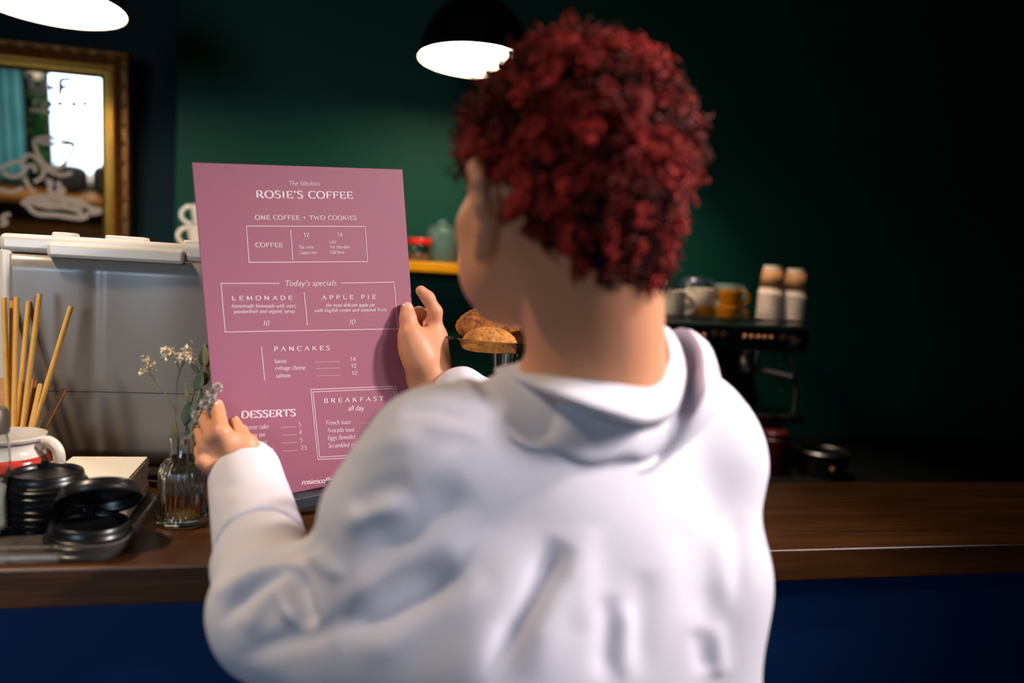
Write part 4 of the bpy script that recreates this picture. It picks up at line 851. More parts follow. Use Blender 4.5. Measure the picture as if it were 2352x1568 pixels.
# ------------------------------------------------------------------ the guest: body, clothes, hair
# a small implicit-surface mesher, so that limbs, palms and fingers blend into one skin
class Field:
    def __init__(s): s.ops = []
    def cone(s, a, b, ra, rb, k=.02, sign=1):
        a, b = np.array(a, float), np.array(b, float); s.ops.append(('c', a, b, ra, rb, k, sign, (a+b)/2, np.linalg.norm(b-a)/2+max(ra, rb))); return s
    def ell(s, c, r, Rm=None, k=.02, sign=1):
        c = np.array(c, float); s.ops.append(('e', c, np.array(r, float), np.eye(3) if Rm is None else np.array(Rm, float), None, k, sign, c, max(r))); return s
    def chain(s, pts, rad, k=.02):
        for i in range(len(pts)-1): s.cone(pts[i], pts[i+1], rad[i], rad[i+1], k)
        return s
    def box(s, lo, hi, k=.01, sign=-1):
        lo, hi = np.array(lo, float), np.array(hi, float); s.ops.append(('b', (lo+hi)/2, (hi-lo)/2, None, None, k, sign, (lo+hi)/2, np.linalg.norm(hi-lo)/2)); return s
    def cut(s, p, n, k=.003):
        n = np.array(n, float); s.ops.append(('p', np.array(p, float), n/np.linalg.norm(n), None, None, k, -1, np.array(p, float), 1e3)); return s
    def bounds(s, pad=.03):
        P = [o[7]-o[8] for o in s.ops if o[6] > 0]; Q = [o[7]+o[8] for o in s.ops if o[6] > 0]
        return np.min(P, 0)-pad, np.max(Q, 0)+pad
    def ev(s, P, cc=None, cr=0):
        D = np.full(len(P), .5)
        for o in s.ops:
            if cc is not None and o[0] not in 'bp' and np.linalg.norm(o[7]-cc) > o[8]+cr+.06: continue
            if o[0] == 'c':
                a, b, ra, rb = o[1:5]; ba = b-a; L2 = ba@ba+1e-12; t = np.clip(((P-a)@ba)/L2, 0, 1); q = P-a-t[:, None]*ba
                d = np.sqrt((q*q).sum(1))-(ra+(rb-ra)*t)
            elif o[0] == 'e':
                q = (P-o[1])@o[3].T; r = o[2]; k0 = np.sqrt(((q/r)**2).sum(1)); k1 = np.sqrt(((q/r**2)**2).sum(1))+1e-9; d = k0*(k0-1)/k1
            elif o[0] == 'p': d = -((P-o[1])@o[2])
            else:
                q = np.abs(P-o[1])-o[2]; d = np.sqrt((np.maximum(q, 0)**2).sum(1))+np.minimum(q.max(1), 0)
            k = o[5]
            if o[6] > 0:
                h = np.maximum(k-np.abs(D-d), 0)/k; D = np.minimum(D, d)-h*h*k*.25
            else:
                h = np.maximum(k-np.abs(D+d), 0)/k; D = np.maximum(D, -d)+h*h*k*.25
        return D
    def mesh(s, res, N=28, warp=None):
        lo, hi = s.bounds(); dims = np.ceil((hi-lo)/(res*N)).astype(int); VV = []; ID = []; FF = []
        big = (dims+1)*N+2; key = lambda I: (I[..., 0].astype(np.int64)*big[1]+I[..., 1])*big[2]+I[..., 2]
        cr = res*(N+1)*math.sqrt(3)/2
        for bx_ in range(dims[0]):
            for by_ in range(dims[1]):
                for bz_ in range(dims[2]):
                    b0 = np.array([bx_, by_, bz_])*N; cc = lo+(b0+N/2)*res
                    if s.ev(cc[None], cc, cr)[0] > cr*1.5+.03 : continue
                    if s.ev(cc[None])[0] < -cr*2.0-.02: continue
                    g = np.stack(np.meshgrid(*[np.arange(-1, N+1)+b0[i] for i in range(3)], indexing='ij'), -1)
                    D = s.ev((lo+g.reshape(-1, 3)*res), cc, cr)
                    if D.min() > 0 or D.max() < 0: continue
                    D = D.reshape(N+2, N+2, N+2); ins = D < 0
                    n = N+1; acc = np.zeros((n, n, n, 3)); cnt = np.zeros((n, n, n))
                    for ax in range(3):
                        for o1 in (0, 1):
                            for o2 in (0, 1):
                                oa = [slice(0, n)]*3; oth = [i for i in range(3) if i != ax]
                                oa[oth[0]] = slice(o1, n+o1); oa[oth[1]] = slice(o2, n+o2); ob = list(oa); ob[ax] = slice(1, n+1)
                                A, B = D[tuple(oa)], D[tuple(ob)]; cr_ = (A < 0) != (B < 0); t = np.where(cr_, A/(A-B+1e-20*(A == B)), 0)
                                p = np.zeros((n, n, n, 3)); p[..., ax] = t; p[..., oth[0]] = o1; p[..., oth[1]] = o2
                                acc += p*cr_[..., None]; cnt += cr_
                    m = cnt > 0; I = np.argwhere(m); gid = I-1+b0
                    VV.append(lo+(gid+acc[m]/cnt[m][:, None])*res); ID.append(key(gid+1))
                    for ax in range(3):
                        o_ = [i for i in range(3) if i != ax]
                        sl = [slice(1, N+1)]*3; sl2 = list(sl); sl2[ax] = slice(2, N+2)
                        a_, b_ = ins[tuple(sl)], ins[tuple(sl2)]; E_ = np.argwhere(a_ != b_)
                        if not len(E_): continue
                        fl_ = a_[tuple(E_.T)]; base = E_+b0
                        e1 = np.zeros(3, int); e1[o_[0]] = 1; e2 = np.zeros(3, int); e2[o_[1]] = 1
                        q = np.stack([key(base-e1-e2+1), key(base-e2+1), key(base+1), key(base-e1+1)], 1)
                        if ax == 1: fl_ = ~fl_
                        q[~fl_] = q[~fl_][:, ::-1]; FF.append(q)
        V = np.concatenate(VV); K = np.concatenate(ID); Fq = np.concatenate(FF)
        uk, first = np.unique(K, return_index=True); V = V[first]
        ix = np.searchsorted(uk, Fq); ix = np.clip(ix, 0, len(uk)-1); ok = (uk[ix] == Fq).all(1); return V, ix[ok]
def relax(V, Fq, it=3, lam=.5):
    n = len(V); E_ = np.concatenate([Fq[:, [0, 1]], Fq[:, [1, 2]], Fq[:, [2, 3]], Fq[:, [3, 0]]]); E_ = np.concatenate([E_, E_[:, ::-1]])
    deg = np.bincount(E_[:, 0], minlength=n)[:, None]
    for k in range(it):
        for l_ in (lam, -lam*1.02):
            A = np.stack([np.bincount(E_[:, 0], weights=V[E_[:, 1], i], minlength=n) for i in range(3)], 1)/np.maximum(deg, 1); V = V+l_*(A-V)
    return V
def vnormals(V, Fq):
    n = np.cross(V[Fq[:, 2]]-V[Fq[:, 0]], V[Fq[:, 3]]-V[Fq[:, 1]]); N = np.zeros_like(V)
    for j in range(4):
        for i in range(3): N[:, i] += np.bincount(Fq[:, j], weights=n[:, i], minlength=len(V))
    return N/(np.linalg.norm(N, axis=1)[:, None]+1e-12)
def mesh_obj(name, V, Fq, m, parent):
    me = bpy.data.meshes.new(name); me.vertices.add(len(V)); me.vertices.foreach_set('co', V.astype(np.float32).ravel())
    k = Fq.shape[1]; me.loops.add(Fq.size); me.loops.foreach_set('vertex_index', Fq.astype(np.int32).ravel())
    me.polygons.add(len(Fq)); me.polygons.foreach_set('loop_start', np.arange(0, Fq.size, k, dtype=np.int32)); me.polygons.foreach_set('loop_total', np.full(len(Fq), k, np.int32))
    me.polygons.foreach_set('use_smooth', np.ones(len(Fq), bool)); me.update(calc_edges=True); me.validate()
    me.materials.append(m); o = bpy.data.objects.new(name, me); COL.objects.link(o)
    if parent: par(o, parent)
    return o
def mix(a, b, t): return np.array(a)*(1-t)+np.array(b)*t

PX0, PY0 = .10, .66
guest = thing('person', (PX0, PY0, 0), 'person with short curly red hair and white hooded jacket seen from behind, holding the menu', 'person')
M_skin = mat('warm_skin', '#cc8d68', .5, noise=.35, nscale=18, col2='#c28360', sss=.12, bump=.05, bscale=300)

# --- frames
Hd = .70                                          # the head's distance from the camera
HC = at(1297, 408, Hd)                            # centre of the skull
fyaw = math.radians(-22); fpit = math.radians(-10)
hf = np.array([math.sin(fyaw)*math.cos(fpit), math.cos(fyaw)*math.cos(fpit), math.sin(fpit)])
hr_ = np.array([math.cos(fyaw), -math.sin(fyaw), 0]); tl = math.radians(4)
hu = np.cross(hr_, hf); hr_, hu = hr_*math.cos(tl)-hu*math.sin(tl), hu*math.cos(tl)+hr_*math.sin(tl)
HR = np.stack([hr_, hf, hu])                      # rows: her right, forward, up
def H(x, y, z): return HC+hr_*x+hf*y+hu*z
NB = at(1385, 905, .735)                          # base of the neck
LS, RS = at(1010, 1065, .705), at(1568, 1004, .82) # shoulder joints
LE, LW = at(632, 1406, .745), at(562, 1085, 1.0)
RE, RW = at(1400, 1110, 1.02), at(985, 874, 1.165)
sr = (RS-LS)/np.linalg.norm(RS-LS); sf = np.cross([0, 0, 1.], sr); sf /= np.linalg.norm(sf)
BR = np.stack([sr, sf, np.cross(sr, sf)])
SM = (LS+RS)/2
HIP = np.array([SM[0]+.01, SM[1]-.02, .90])

body = Field()
def build_head(f):
    f.ell(H(0, -.012, .012), (.074, .094, .094), HR, .03)            # cranium
    f.ell(H(0, .028, -.030), (.066, .068, .075), HR, .03)            # face mass
    f.ell(H(0, .050, -.076), (.046, .042, .044), HR, .025)            # jaw
    f.ell(H(0, .080, -.106), (.019, .017, .016), HR, .02)           # chin
    for s in (-1, 1):
        f.cone(H(s*.056, .004, -.062), H(s*.020, .076, -.104), .017, .013, .025)   # jaw line
        f.ell(H(s*.046, .066, -.036), (.020, .020, .018), HR, .02)   # cheekbone
        f.ell(H(s*.036, .068, -.075), (.022, .024, .028), HR, .03)   # cheek
        f.ell(H(s*.031, .096, -.014), (.014, .011, .009), HR, .01, -1)  # eye socket
        f.cone(H(s*.012, .094, .003), H(s*.044, .080, .003), .006, .005, .012)    # brow
        f.ell(H(s*.031, .081, -.016), (.0125, .0125, .0125), HR, .004)            # eyeball with lids
    f.cone(H(0, .093, -.008), H(0, .114, -.048), .0075, .0105, .012)  # nose
    for s in (-1, 1): f.ell(H(s*.011, .103, -.051), (.0075, .008, .006), HR, .006)
    f.cone(H(-.018, .092, -.078), H(.018, .092, -.078), .006, .006, .008)         # lips
    f.cone(H(-.014, .092, -.087), H(.014, .092, -.087), .0065, .0065, .006)
    for s in (-1, 1):                                                 # ears
        E0 = H(s*.075, .004, -.046)
        rim = [E0+hr_*s*(.002+.016*q2)+hf*q0*1.1+hu*q1*1.18 for q0, q1, q2 in ((.010, .004, 0), (.010, .022, .3), (.002, .031, .8), (-.010, .030, 1.2), (-.017, .018, 1.35), (-.016, .002, 1.15), (-.010, -.013, .7), (-.002, -.024, .35), (.006, -.029, .1))]
        f.chain(rim, [.0035, .0038, .0042, .0044, .0044, .0042, .0042, .0052, .0045], .010)
        f.ell(E0+hr_*s*.006+hf*-.003+hu*.004, (.0072, .0165, .030), HR, .012)
        f.ell(E0+hr_*s*.0125+hf*.0+hu*.000, (.005, .006, .009), HR, .006, -1)
build_head(body)
scalp = Field(); scalp.ops = [o_ for o_ in body.ops if not (abs((o_[7]-HC) @ hr_) > .066 and o_[8] < .05)]
# neck, shoulders, trunk
n_head = len(body.ops)
body.cone(H(0, -.036, -.045), NB+[0, 0, .0], .050, .0555, .03)
body.cone(H(0, -.034, -.060), mix(NB, SM, .3), .050, .056, .03)
body.cone(NB+sf*.012+[0, 0, -.03], LS+[0, 0, .004], .044, .040, .04); body.cone(NB+sf*.012+[0, 0, -.03], RS+[0, 0, .004], .044, .040, .04)
scalp.ops += body.ops[n_head:]
CH = SM+np.array([0, 0, -.13])+sf*.005
body.ell(CH, (.145, .092, .20), BR, .05); body.ell(mix(CH, HIP, .6), (.115, .082, .19), BR, .05); body.ell(HIP, (.150, .10, .13), BR, .05)
LMID = at(882, 1356, .715); LUP = at(926, 1200, .71); LQ = mix(LUP, LMID, .6)
body.cone(LS, LQ, .046, .040, .04).cone(LQ, LE, .040, .035, .03).cone(LE, mix(LE, LW, .25), .036, .037, .02).cone(mix(LE, LW, .25), LW, .037, .0265, .02)
body.cone(RS, RE, .048, .037, .04).cone(RE, mix(RE, RW, .25), .037, .038, .02).cone(mix(RE, RW, .25), RW, .038, .0265, .02)
# hands: every finger is its own chain rooted in the palm
nails = []
def finger(pts, rad, k=.006, nail=None):
    body.chain(pts, rad, k)
    if nail is not None:
        tip, prev = np.array(pts[-1]), np.array(pts[-2]); d = (tip-prev)/np.linalg.norm(tip-prev); n = np.array(nail, float); n -= d*np.dot(n, d); n /= np.linalg.norm(n)
        nails.append((tip, d, n, rad[-1]))
def mdep(px, py): return depth(on_plane(px, py, Mb, MN))
toC = lambda p: (CAM-p)/np.linalg.norm(CAM-p)
# left hand: back towards the camera, index on the card's edge, other fingers folded round it, thumb on the front
dm = mdep(500, 960)
Lw = LW
iM, mM, rM, pM = at(509, 994, dm-.055), at(487, 1005, dm-.050), at(473, 1028, dm-.050), at(468, 1060, dm-.055)
for q, r_ in ((iM, .0118), (mM, .0115), (rM, .0105), (pM, .0095)): body.cone(mix(Lw, q, .12), q, .0170, r_, .007)
body.cone(mix(Lw, iM, .5), mix(Lw, pM, .55), .015, .0135, .02)
finger([iM, at(504, 966, dm-.030), at(502, 948, dm-.017), at(501.5, 931, dm-.0095)], [.0112, .0090, .0082, .0070], .004, toC(iM))
finger([mM, at(478, 984, dm-.030), at(469.5, 964, dm-.010), at(464.5, 950, dm+.006)], [.0104, .0084, .0076, .0064], .003)
finger([rM, at(464, 1008, dm-.024), at(457, 991, dm-.004), at(454, 982, dm+.010)], [.0098, .0080, .0072, .0062], .003)
finger([pM, at(460, 1040, dm-.026), at(456, 1022, dm-.004), at(453, 1012, dm+.008)], [.0088, .0072, .0066, .0058], .003)
dth = mdep(537, 972)
tB, tM, tI, tT = mix(Lw, at(572, 1040, dth-.06), .5), at(567, 1024, dth-.046), at(549, 996, dth-.026), at(537, 972, dth-.0105)
body.cone(tB, tM, .0160, .0130, .012); body.cone(tM, mix(iM, Lw, .25), .009, .0095, .012)
finger([tM, tI, tT], [.0130, .0108, .0090], .006, _R*.75-_F*.4)
# right hand: thumb on the front of the card, index raised beside it, other fingers behind
dr_ = mdep(938, 730)
cm, mc_, ip, tt = at(957, 815, dr_-.022), at(942, 766, dr_-.019), at(937, 733, dr_-.0145), at(935, 709, dr_-.0105)
Rw = RW
iM2 = at(998, 770, dr_+.022); mM2 = at(993, 782, dr_+.044); rM2 = at(988, 802, dr_+.058); pM2 = at(984, 822, dr_+.066)
body.cone(Rw, at(968, 828, dr_-.012), .0245, .021, .02).cone(at(968, 828, dr_-.012), mc_, .0215, .0145, .02)
for q, r_ in ((iM2, .0135), (mM2, .0125), (rM2, .0115), (pM2, .0105)): body.cone(mix(Rw, q, .15), q, .0215, r_, .018)
body.cone(mix(Rw, iM2, .55), mix(Rw, mc_, .7), .020, .017, .025); body.cone(iM2, mix(Rw, mc_, .82), .013, .012, .022)
finger([mc_, ip, tt], [.0142, .0112, .0098], .008, toC(tt))
finger([iM2, at(999, 716, dr_+.014), at(983, 684, dr_+.010), at(967, 668, dr_+.006)], [.0130, .0105, .0094, .0082], .006, None)
finger([mM2, at(986, 728, dr_+.050), at(962, 718, dr_+.026), at(945, 722, dr_+.014)], [.0118, .0098, .0088, .0078])
finger([rM2, at(984, 752, dr_+.064), at(958, 742, dr_+.036), at(941, 746, dr_+.018)], [.011, .0092, .0084, .0074])
finger([pM2, at(984, 786, dr_+.068), at(962, 774, dr_+.044), at(948, 776, dr_+.026)], [.0098, .0082, .0074, .0066])
Vb, Fb = body.mesh(.0026)
Vb = relax(Vb, Fb, 2)
bo = mesh_obj('body', Vb, Fb, M_skin, guest)
M_nail = mat('finger_nail', '#d8a090', .25, coat=.4)
for tip, d, n, r in nails:
    o = MB(); u = np.cross(d, n); Gn = []
    for i in np.linspace(-1, 1, 9):
        Gn.append([tip+d*(r*.05+r*.78*i)+u*r*.72*math.sqrt(max(0, 1-abs(i)**3))*j+n*(r*.99-.22*r*j*j-(.16*r*max(0, i)**2)) for j in np.linspace(-1, 1, 9)])
    o.grid(np.array(Gn)).build('fingernail', M_nail, bo, solid=.0004)
# eyes (not seen from behind)
M_eye = mat('eye_white', '#eae6e0', .2); M_iris = mat('brown_iris', '#3a2416', .2)
for s in (-1, 1):
    e = MB().ball(H(s*.031, .0835, -.0165), .0115, 10).build('eye', M_eye, guest)
    MB().ball(H(s*.031, .0912, -.0168), (.0045, .0045, .0045), 8).build('iris', M_iris, e)

# --- jacket
M_cloth = mat('white_cotton', '#c9c5cd', .85, bump=.12, bscale=700, noise=.3, nscale=4, col2='#c3bfc8')
jk = Field()
jk.ell(CH+sf*-.008, (.172, .118, .225), BR, .06)
jk.ell(mix(CH, HIP, .55)-sf*.01, (.168, .118, .22), BR, .06)
jk.ell(HIP+[0, 0, -.02], (.172, .122, .14), BR, .05)
jk.cone(NB+sf*.022+[0, 0, -.082], LS+[0, 0, -.004], .056, .060, .04).cone(NB+sf*.022+[0, 0, -.082], RS+[0, 0, -.004], .056, .058, .04)
jk.cone(LS, LUP, .064, .068, .04).cone(LUP, LMID, .068, .061, .03).cone(LMID, LE, .061, .057, .03)
jk.cone(LE, mix(LE, LW, .29), .055, .050, .02).cone(mix(LE, LW, .29), mix(LE, LW, .40), .050, .040, .008).cone(mix(LE, LW, .40), mix(LE, LW, .62), .040, .039, .008)
jk.cone(at(835, 1480, .715), at(1120, 1490, .70), .066, .085, .06)
jk.cone(at(1640, 1090, .80), at(1644, 1330, .765), .046, .040, .04).cone(at(1650, 1330, .765), at(1645, 1580, .75), .040, .040, .04)
jk.cone(RS, RE, .062, .058, .05).cone(RE, mix(RE, RW, .80), .058, .045, .02)
cuff = Field().cone(mix(LE, LW, .34), mix(LE, LW, .98), .0485, .0445, .01).cut(mix(LE, LW, .395), LE-LW)
for f_ in (jk, cuff): f_.box((-3, BY0-.002, .9), (3, 1.4, 1.0515), .012)
# hollows: the neck hole and the cuff openings
jk.ell(NB+np.array([0, 0, .035])-sf*.002, (.066, .066, .05), BR, .012, -1)
cuff.cone(mix(LE, LW, .80), mix(LE, LW, 1.3), .036, .038, .004, -1)
Vj, Fj = jk.mesh(.0042); Vj = relax(Vj, Fj, 2)
Vc, Fc = cuff.mesh(.0032); Vc = relax(Vc, Fc, 2)
def fold(V, Fq, lines, front=True):
    N = vnormals(V, Fq); X, Y, Z = pix(V); vis = ((N*(CAM-V)).sum(1) > -.2*np.linalg.norm(CAM-V, axis=1)) if front else np.ones(len(V), bool)
    disp = np.zeros(len(V))
    for pts, w_, h_ in lines:
        P = smooth_path(pts, 6) if len(pts) > 2 else np.array(pts, float); best = np.full(len(V), 1e9); tt_ = np.zeros(len(V)); n = len(P)-1
        for i in range(n):
            a, b = P[i], P[i+1]; d = b-a; L2 = d@d+1e-9; t = np.clip(((X-a[0])*d[0]+(Y-a[1])*d[1])/L2, 0, 1)
            q = np.hypot(X-a[0]-t*d[0], Y-a[1]-t*d[1]); m_ = q < best; best = np.where(m_, q, best); tt_ = np.where(m_, (i+t)/n, tt_)
        env = np.clip(np.minimum(tt_, 1-tt_)*3.2, 0, 1); env = env*env*(3-2*env)
        g = np.exp(-(best/(w_*1.5))**2)
        disp += np.where(vis, .8*h_*g*env, 0)
    return V+N*disp[:, None]
FOLDS = [([(1296, 1236), (1262, 1300), (1215, 1385), (1172, 1460), (1130, 1590)], 24, -.016), ([(1335, 1240), (1300, 1330), (1255, 1430), (1215, 1570)], 30, .006),
    ([(1090, 1160), (1030, 1240), (930, 1300), (830, 1360), (770, 1400)], 26, .007), ([(1080, 1100), (1000, 1170), (900, 1235), (800, 1290)], 32, -.007),
    ([(1060, 1290), (960, 1350), (850, 1420), (760, 1455)], 30, -.008), ([(1130, 1330), (1020, 1400), (900, 1470), (800, 1500)], 28, .005),
    ([(676, 1300), (684, 1355), (700, 1410), (720, 1440)], 11, -.015), ([(650, 1300), (655, 1370), (675, 1440)], 14, .008), ([(720, 1265), (740, 1290), (800, 1330)], 16, .006),
    ([(500, 1348), (560, 1300), (640, 1275), (705, 1268)], 10, -.009), ([(490, 1380), (560, 1328), (640, 1298), (700, 1290)], 11, .009), ([(500, 1440), (560, 1375), (620, 1330), (680, 1312)], 11, -.010), ([(560, 1460), (600, 1390), (650, 1335)], 14, .005),
    ([(534, 1514), (640, 1476), (738, 1452), (800, 1400)], 16, -.006), ([(800, 1170), (860, 1130), (950, 1100)], 20, -.005), ([(770, 1210), (850, 1180), (960, 1160)], 18, .005), ([(800, 1060), (880, 1020), (980, 1000)], 18, .003),
    ([(1350, 1200), (1345, 1320), (1335, 1460)], 24, .004), ([(1400, 1360), (1395, 1460), (1380, 1568)], 18, -.006), ([(1440, 1380), (1436, 1470), (1430, 1568)], 16, .005), ([(1480, 1300), (1476, 1420), (1470, 1568)], 22, -.004), ([(1560, 1180), (1590, 1300), (1600, 1440)], 24, -.004),
    ([(1600, 1440), (1612, 1500), (1622, 1545)], 14, -.004), ([(1640, 1420), (1648, 1500), (1650, 1560)], 14, .005), ([(1620, 1190), (1650, 1280), (1668, 1400)], 20, .004), ([(1690, 1180), (1700, 1270), (1690, 1400)], 16, -.004), 
    ([(1060, 835), (1074, 880), (1098, 930)], 13, .004), ([(1105, 850), (1120, 900), (1150, 950)], 12, -.004), ([(920, 950), (985, 938), (1080, 960)], 9, -.004), ([(960, 975), (1050, 985), (1120, 1010)], 12, .003)]
Vj = fold(Vj, Fj, FOLDS)
NZ = lambda V, s_, a: a*(np.sin(V[:, 0]*s_+1.3*np.sin(V[:, 2]*s_*.7))*np.sin(V[:, 2]*s_*.8+1.1*np.sin(V[:, 1]*s_*.9)))
Vj = Vj+vnormals(Vj, Fj)*NZ(Vj, 38, .0016)[:, None]
jo = mesh_obj('jacket', Vj, Fj, M_cloth, guest)
Vc = fold(Vc, Fc, [([(485, 1130), (540, 1112), (620, 1105), (660, 1118)], 14, -.0035), ([(490, 1165), (560, 1145), (650, 1150)], 14, .003), ([(495, 1200), (570, 1190), (660, 1200)], 16, .002), ([(520, 1265), (590, 1228), (660, 1222)], 9, -.004), ([(505, 1240), (560, 1215), (640, 1205)], 10, .003)])
cu_ = mesh_obj('turned_back_cuff', Vc, Fc, M_cloth, guest)

# --- hood lying round the neck: loops of cloth from the neckline out to the back seam
def ring(pts, bk=0):
    P = np.array([at(*p) for p in pts]); return smooth_path(P, 6, True)
RINGS = [
  [(1188, 848, .775), (1214, 856, .735), (1290, 868, .690), (1400, 890, .676), (1490, 898, .692), (1526, 858, .722), (1531, 811, .752), (1500, 750, .80), (1440, 774, 0.860), (1350, 804, 0.875), (1250, 839, 0.860)],
  [(1180, 838, .77), (1208, 843, .728), (1290, 856, .680), (1402, 879, .664), (1494, 888, .682), (1532, 848, .714), (1537, 800, .748), (1503, 738, .80), (1440, 766, 0.860), (1350, 796, 0.875), (1240, 831, 0.860)],
  [(1160, 842, .765), (1196, 855, .712), (1286, 880, .660), (1400, 915, .645), (1494, 928, .660), (1542, 885, .700), (1552, 815, .742), (1515, 745, .80), (1440, 776, 0.868), (1350, 806, 0.883), (1230, 841, 0.868)],
  [(1140, 848, .762), (1188, 868, .698), (1284, 908, .645), (1400, 948, .632), (1494, 964, .646), (1552, 920, .690), (1566, 830, .738), (1528, 752, .80), (1440, 790, 0.876), (1350, 820, 0.891), (1220, 855, 0.876)],
  [(1142, 862, .768), (1190, 885, .714), (1284, 922, .676), (1398, 962, .668), (1494, 976, .680), (1556, 937, .710), (1580, 852, .756), (1536, 768, .81), (1440, 804, 0.880), (1350, 834, 0.895), (1210, 869, 0.880)],
  [(1120, 880, .765), (1185, 945, .695), (1280, 985, .664), (1396, 1010, .664), (1496, 1002, .680), (1568, 950, .716), (1594, 860, .765), (1548, 775, .815), (1440, 820, 0.885), (1350, 850, 0.900), (1190, 885, 0.885)],
  [(1098, 900, .745), (1165, 985, .662), (1272, 1035, .656), (1392, 1052, .662), (1500, 1032, .684), (1590, 947, .712), (1606, 850, .742), (1558, 764, .81), (1440, 834, 0.890), (1350, 864, 0.905), (1170, 899, 0.890)],
  [(1085, 895, .72), (1150, 1000, .664), (1268, 1058, .668), (1390, 1075, .678), (1503, 1052, .698), (1600, 945, .695), (1622, 850, .722), (1572, 757, .80), (1440, 844, 0.892), (1350, 874, 0.907), (1150, 909, 0.892)],
  [(1050, 870, .72), (1120, 985, .66), (1255, 1072, .659), (1388, 1092, .669), (1515, 1068, .687), (1630, 960, .717), (1652, 866, .755), (1595, 772, .82), (1440, 860, 0.890), (1350, 890, 0.905), (1130, 925, 0.890)]]
Gh = np.stack([ring(r) for r in RINGS], 1)
Gh = np.array([smooth_path(row, 5) for row in Gh])
n_a, n_r = Gh.shape[:2]
for i in range(n_a):
    a = 2*math.pi*i/n_a
    for j in range(18, 36):
        Gh[i, j] += (_U*.0022*math.sin(a*9+j*.11)+_R*.0016*math.sin(a*7+1))*1.6*math.sin(math.pi*(j-18)/18)
ho = MB().grid(Gh, True).build('hood', M_cloth, jo, solid=.0022)

# --- trousers and shoes, hidden by the bar's edge of the frame but standing on the floor
M_trs = mat('dark_denim', '#1c2433', .85, noise=.2, nscale=80, col2='#141a26')
M_shoe = mat('white_leather', '#d8d4ce', .5); M_sole = mat('rubber_sole', '#b8b2a8', .7)
trs = Field().ell(HIP+[0, 0, -.06], (.158, .11, .13), BR, .05)
for s in (-1, 1):
    hp2 = HIP+sr*s*.085+[0, 0, -.08]; kn = np.array([*(HIP+sr*s*.095+sf*.02)[:2], .48]); an = np.array([*(HIP+sr*s*.10-sf*.01)[:2], .09])
    trs.cone(hp2, kn, .088, .060, .05).cone(kn, an, .060, .050, .03)
Vt, Ft = trs.mesh(.008); mesh_obj('trousers', relax(Vt, Ft, 2), Ft, M_trs, guest)
for s in (-1, 1):
    an = np.array([*(HIP+sr*s*.10-sf*.01)[:2], .07]); sh_ = Field()
    sh_.ell(an+[0, 0, -.015], (.040, .052, .055), BR, .02).ell(an+sf*.075+[0, 0, -.033], (.042, .075, .032), BR, .03).ell(an+sf*.13+[0, 0, -.038], (.040, .045, .024), BR, .02).box((-5, -5, -.5), (5, 5, .012), .004)
    Vs, Fs = sh_.mesh(.005); so = mesh_obj('shoe', relax(Vs, Fs, 1), Fs, M_shoe, guest)
    MB().grid(np.array([[(an+sf*(.055+.118*math.sin(a))+sr*.041*math.cos(a)*(1+.12*math.sin(a)))*[1, 1, 0]+[0, 0, z] for z in (.001, .016)] for a in np.linspace(0, 2*math.pi, 33)[:-1]]), True).build('sole', M_sole, so, solid=.004)
# --- hair: hundreds of small springy curls over a dark cap of close hair
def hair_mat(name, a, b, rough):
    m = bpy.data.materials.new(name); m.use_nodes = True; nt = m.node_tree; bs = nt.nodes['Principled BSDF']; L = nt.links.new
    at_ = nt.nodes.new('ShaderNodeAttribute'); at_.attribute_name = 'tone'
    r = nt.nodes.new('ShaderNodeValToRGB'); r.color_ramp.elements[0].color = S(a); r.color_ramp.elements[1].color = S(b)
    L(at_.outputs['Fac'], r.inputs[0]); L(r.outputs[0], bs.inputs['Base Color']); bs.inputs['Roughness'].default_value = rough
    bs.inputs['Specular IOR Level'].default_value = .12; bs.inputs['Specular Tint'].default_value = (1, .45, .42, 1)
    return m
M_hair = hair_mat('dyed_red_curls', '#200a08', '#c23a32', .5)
M_cap = mat('dark_red_roots', '#120404', .9, noise=.2, nscale=150, col2='#1c0707', bump=.6, bscale=300, spec=.05)
def hairy(d):                                     # is there hair in this direction from the skull centre (her right, forward, up)
    x, y, z = d
    th = math.degrees(math.atan2(math.hypot(x, y), z)); a = math.degrees(math.atan2(y, abs(x)))   # a: 90 front, 0 side, -90 back
    lim = np.interp(a, [-90, -60, -30, -12, 5, 22, 40, 90], [148, 146, 138, 122, 94, 103, 74, 60])
    if abs(x) > .5 and 97 < th < 135 and -9 < a < 13: return False        # keep the ears free
    return th < lim
O0 = H(0, -.012, .0)
def to_skin(dirs):                                # walk in from outside until the skin is met
    W_ = dirs @ HR; lo = np.full(len(dirs), .05); hi = np.full(len(dirs), .13)
    for _ in range(26):
        md = (lo+hi)/2; ins = scalp.ev(O0+W_*md[:, None]) < 0; lo = np.where(ins, md, lo); hi = np.where(ins, hi, md)
    return O0+W_*hi[:, None], W_
cap = MB(); nt_, np_ = 61, 96; D_ = []; ok_ = []
for i in range(nt_):
    th = math.radians(150*i/(nt_-1))
    for k in range(np_):
        a = 2*math.pi*k/np_; d = np.array([math.sin(th)*math.cos(a), math.sin(th)*math.sin(a), math.cos(th)]); D_.append(d); ok_.append(hairy(d))
Pk, Wk = to_skin(np.array(D_)); Gc = (Pk+Wk*np.where(ok_, .0045, -.004)[:, None]).reshape(nt_, np_, 3)
G2 = np.array(ok_).reshape(nt_, np_); Fc_ = [(i*np_+k, i*np_+(k+1) % np_, (i+1)*np_+(k+1) % np_, (i+1)*np_+k) for i in range(nt_-1) for k in range(np_) if G2[i, k] and G2[i+1, k] and G2[i, (k+1) % np_] and G2[i+1, (k+1) % np_]]
cap.add(Gc.reshape(-1, 3), Fc_)
hair_o = cap.build('hair', M_cap, guest)
VV, FFq, TT = [], [], []; off = 0
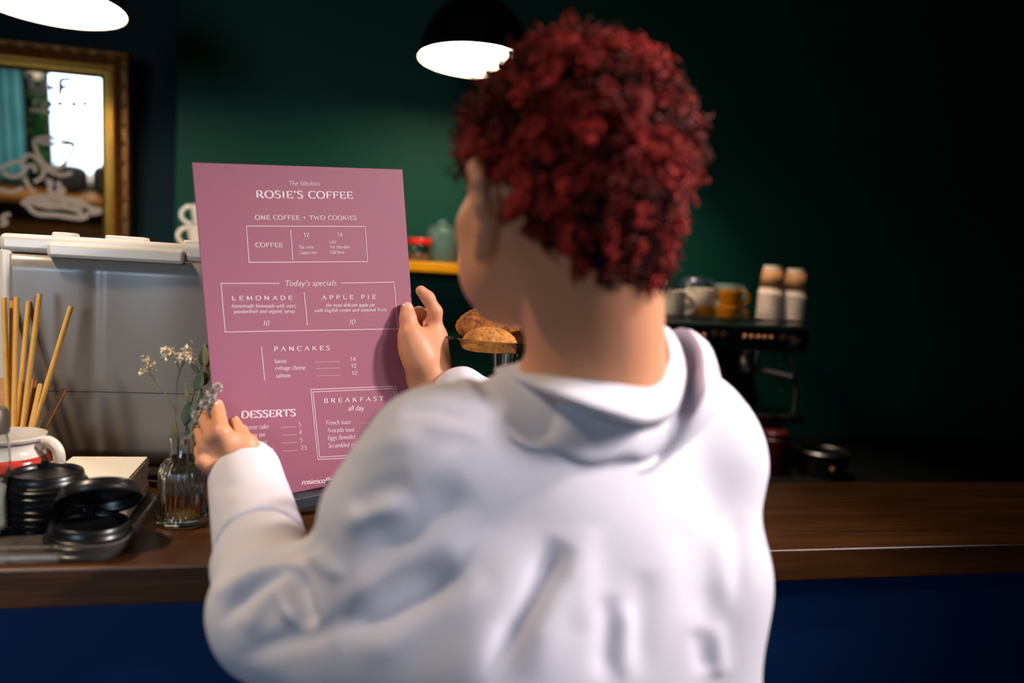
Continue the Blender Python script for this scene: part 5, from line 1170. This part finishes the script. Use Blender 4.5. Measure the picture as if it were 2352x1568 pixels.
def curl(p, n, L, rad, turns, tk, tone, ph):
    global off
    e = np.cross(n, RNG.normal(0, 1, 3)); e /= np.linalg.norm(e); g = np.cross(n, e); m_ = int(9*turns)+4; cs_ = 5
    t = np.linspace(0, 1, m_); a = ph+2*math.pi*turns*t; rr = rad*np.minimum(1, .35+t*2.5)*(1-.25*t)
    lean = e*RNG.uniform(-.5, .5)+g*RNG.uniform(-.5, .5)+np.array([0, 0, -.25])
    C_ = p+np.outer(t*L, n)+np.outer(t*t*L*.6, lean)+np.outer(rr*np.cos(a), e)+np.outer(rr*np.sin(a), g)
    tg = np.gradient(C_, axis=0); tg /= np.linalg.norm(tg, axis=1)[:, None]+1e-9
    u = np.cross(tg, n+.01); u /= np.linalg.norm(u, axis=1)[:, None]+1e-9; w_ = np.cross(tg, u); k_ = tk*(1-.55*t**3)
    for j in range(cs_):
        b = 2*math.pi*j/cs_; VV.append(C_+(u*math.cos(b)+w_*math.sin(b))*k_[:, None])
    base = off; idx = lambda i, j: base+(j % cs_)*m_+i
    for i in range(m_-1):
        for j in range(cs_): FFq.append((idx(i, j), idx(i+1, j), idx(i+1, j+1), idx(i, j+1)))
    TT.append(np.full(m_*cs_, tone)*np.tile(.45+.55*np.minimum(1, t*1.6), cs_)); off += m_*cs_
NCL = 560; ga = math.pi*(3-math.sqrt(5)); cd = []
for i in range(NCL):
    z = 1-2*(i+.5)/NCL; r = math.sqrt(1-z*z); d = np.array([r*math.cos(ga*i), r*math.sin(ga*i), z])+RNG.normal(0, .03, 3); d /= np.linalg.norm(d)
    if hairy(d): cd.append(d)
cd = np.array(cd); Pc, Wc = to_skin(cd)
for d, p, n in zip(cd, Pc, Wc):
    th = math.degrees(math.acos(max(-1, min(1, d[2])))); low = max(0, min(1, (th-88)/45))
    Lc = RNG.uniform(.017, .030)*(1-.45*low)+.004*max(0, d[2])+.006*abs(d[0]); tone = np.clip(RNG.beta(.75, 1.45), 0, 1); ax_ = n+RNG.normal(0, .25, 3); ax_ /= np.linalg.norm(ax_)
    e = np.cross(ax_, [.3, .2, 1.]); e /= np.linalg.norm(e); g = np.cross(ax_, e)
    for s in range(8):
        a = 6.283*s/8+RNG.uniform(-.4, .4); q = e*math.cos(a)+g*math.sin(a); rr = RNG.uniform(.002, .0070)
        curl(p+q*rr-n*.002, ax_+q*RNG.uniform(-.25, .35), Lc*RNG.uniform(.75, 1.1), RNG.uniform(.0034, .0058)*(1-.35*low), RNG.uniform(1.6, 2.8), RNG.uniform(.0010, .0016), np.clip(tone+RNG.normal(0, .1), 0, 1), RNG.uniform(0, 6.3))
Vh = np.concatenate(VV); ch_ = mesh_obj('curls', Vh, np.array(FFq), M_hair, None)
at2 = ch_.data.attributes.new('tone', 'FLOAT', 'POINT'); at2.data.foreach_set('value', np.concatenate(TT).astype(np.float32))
ch_['kind'] = 'stuff'; par(ch_, hair_o)
# brows
for s in (-1, 1):
    MB().tube([H(s*.014, .104, .006), H(s*.030, .102, .011), H(s*.046, .090, .007)], [.003, .0035, .0015], 8, flat=.5).build('eyebrow', M_cap, hair_o)
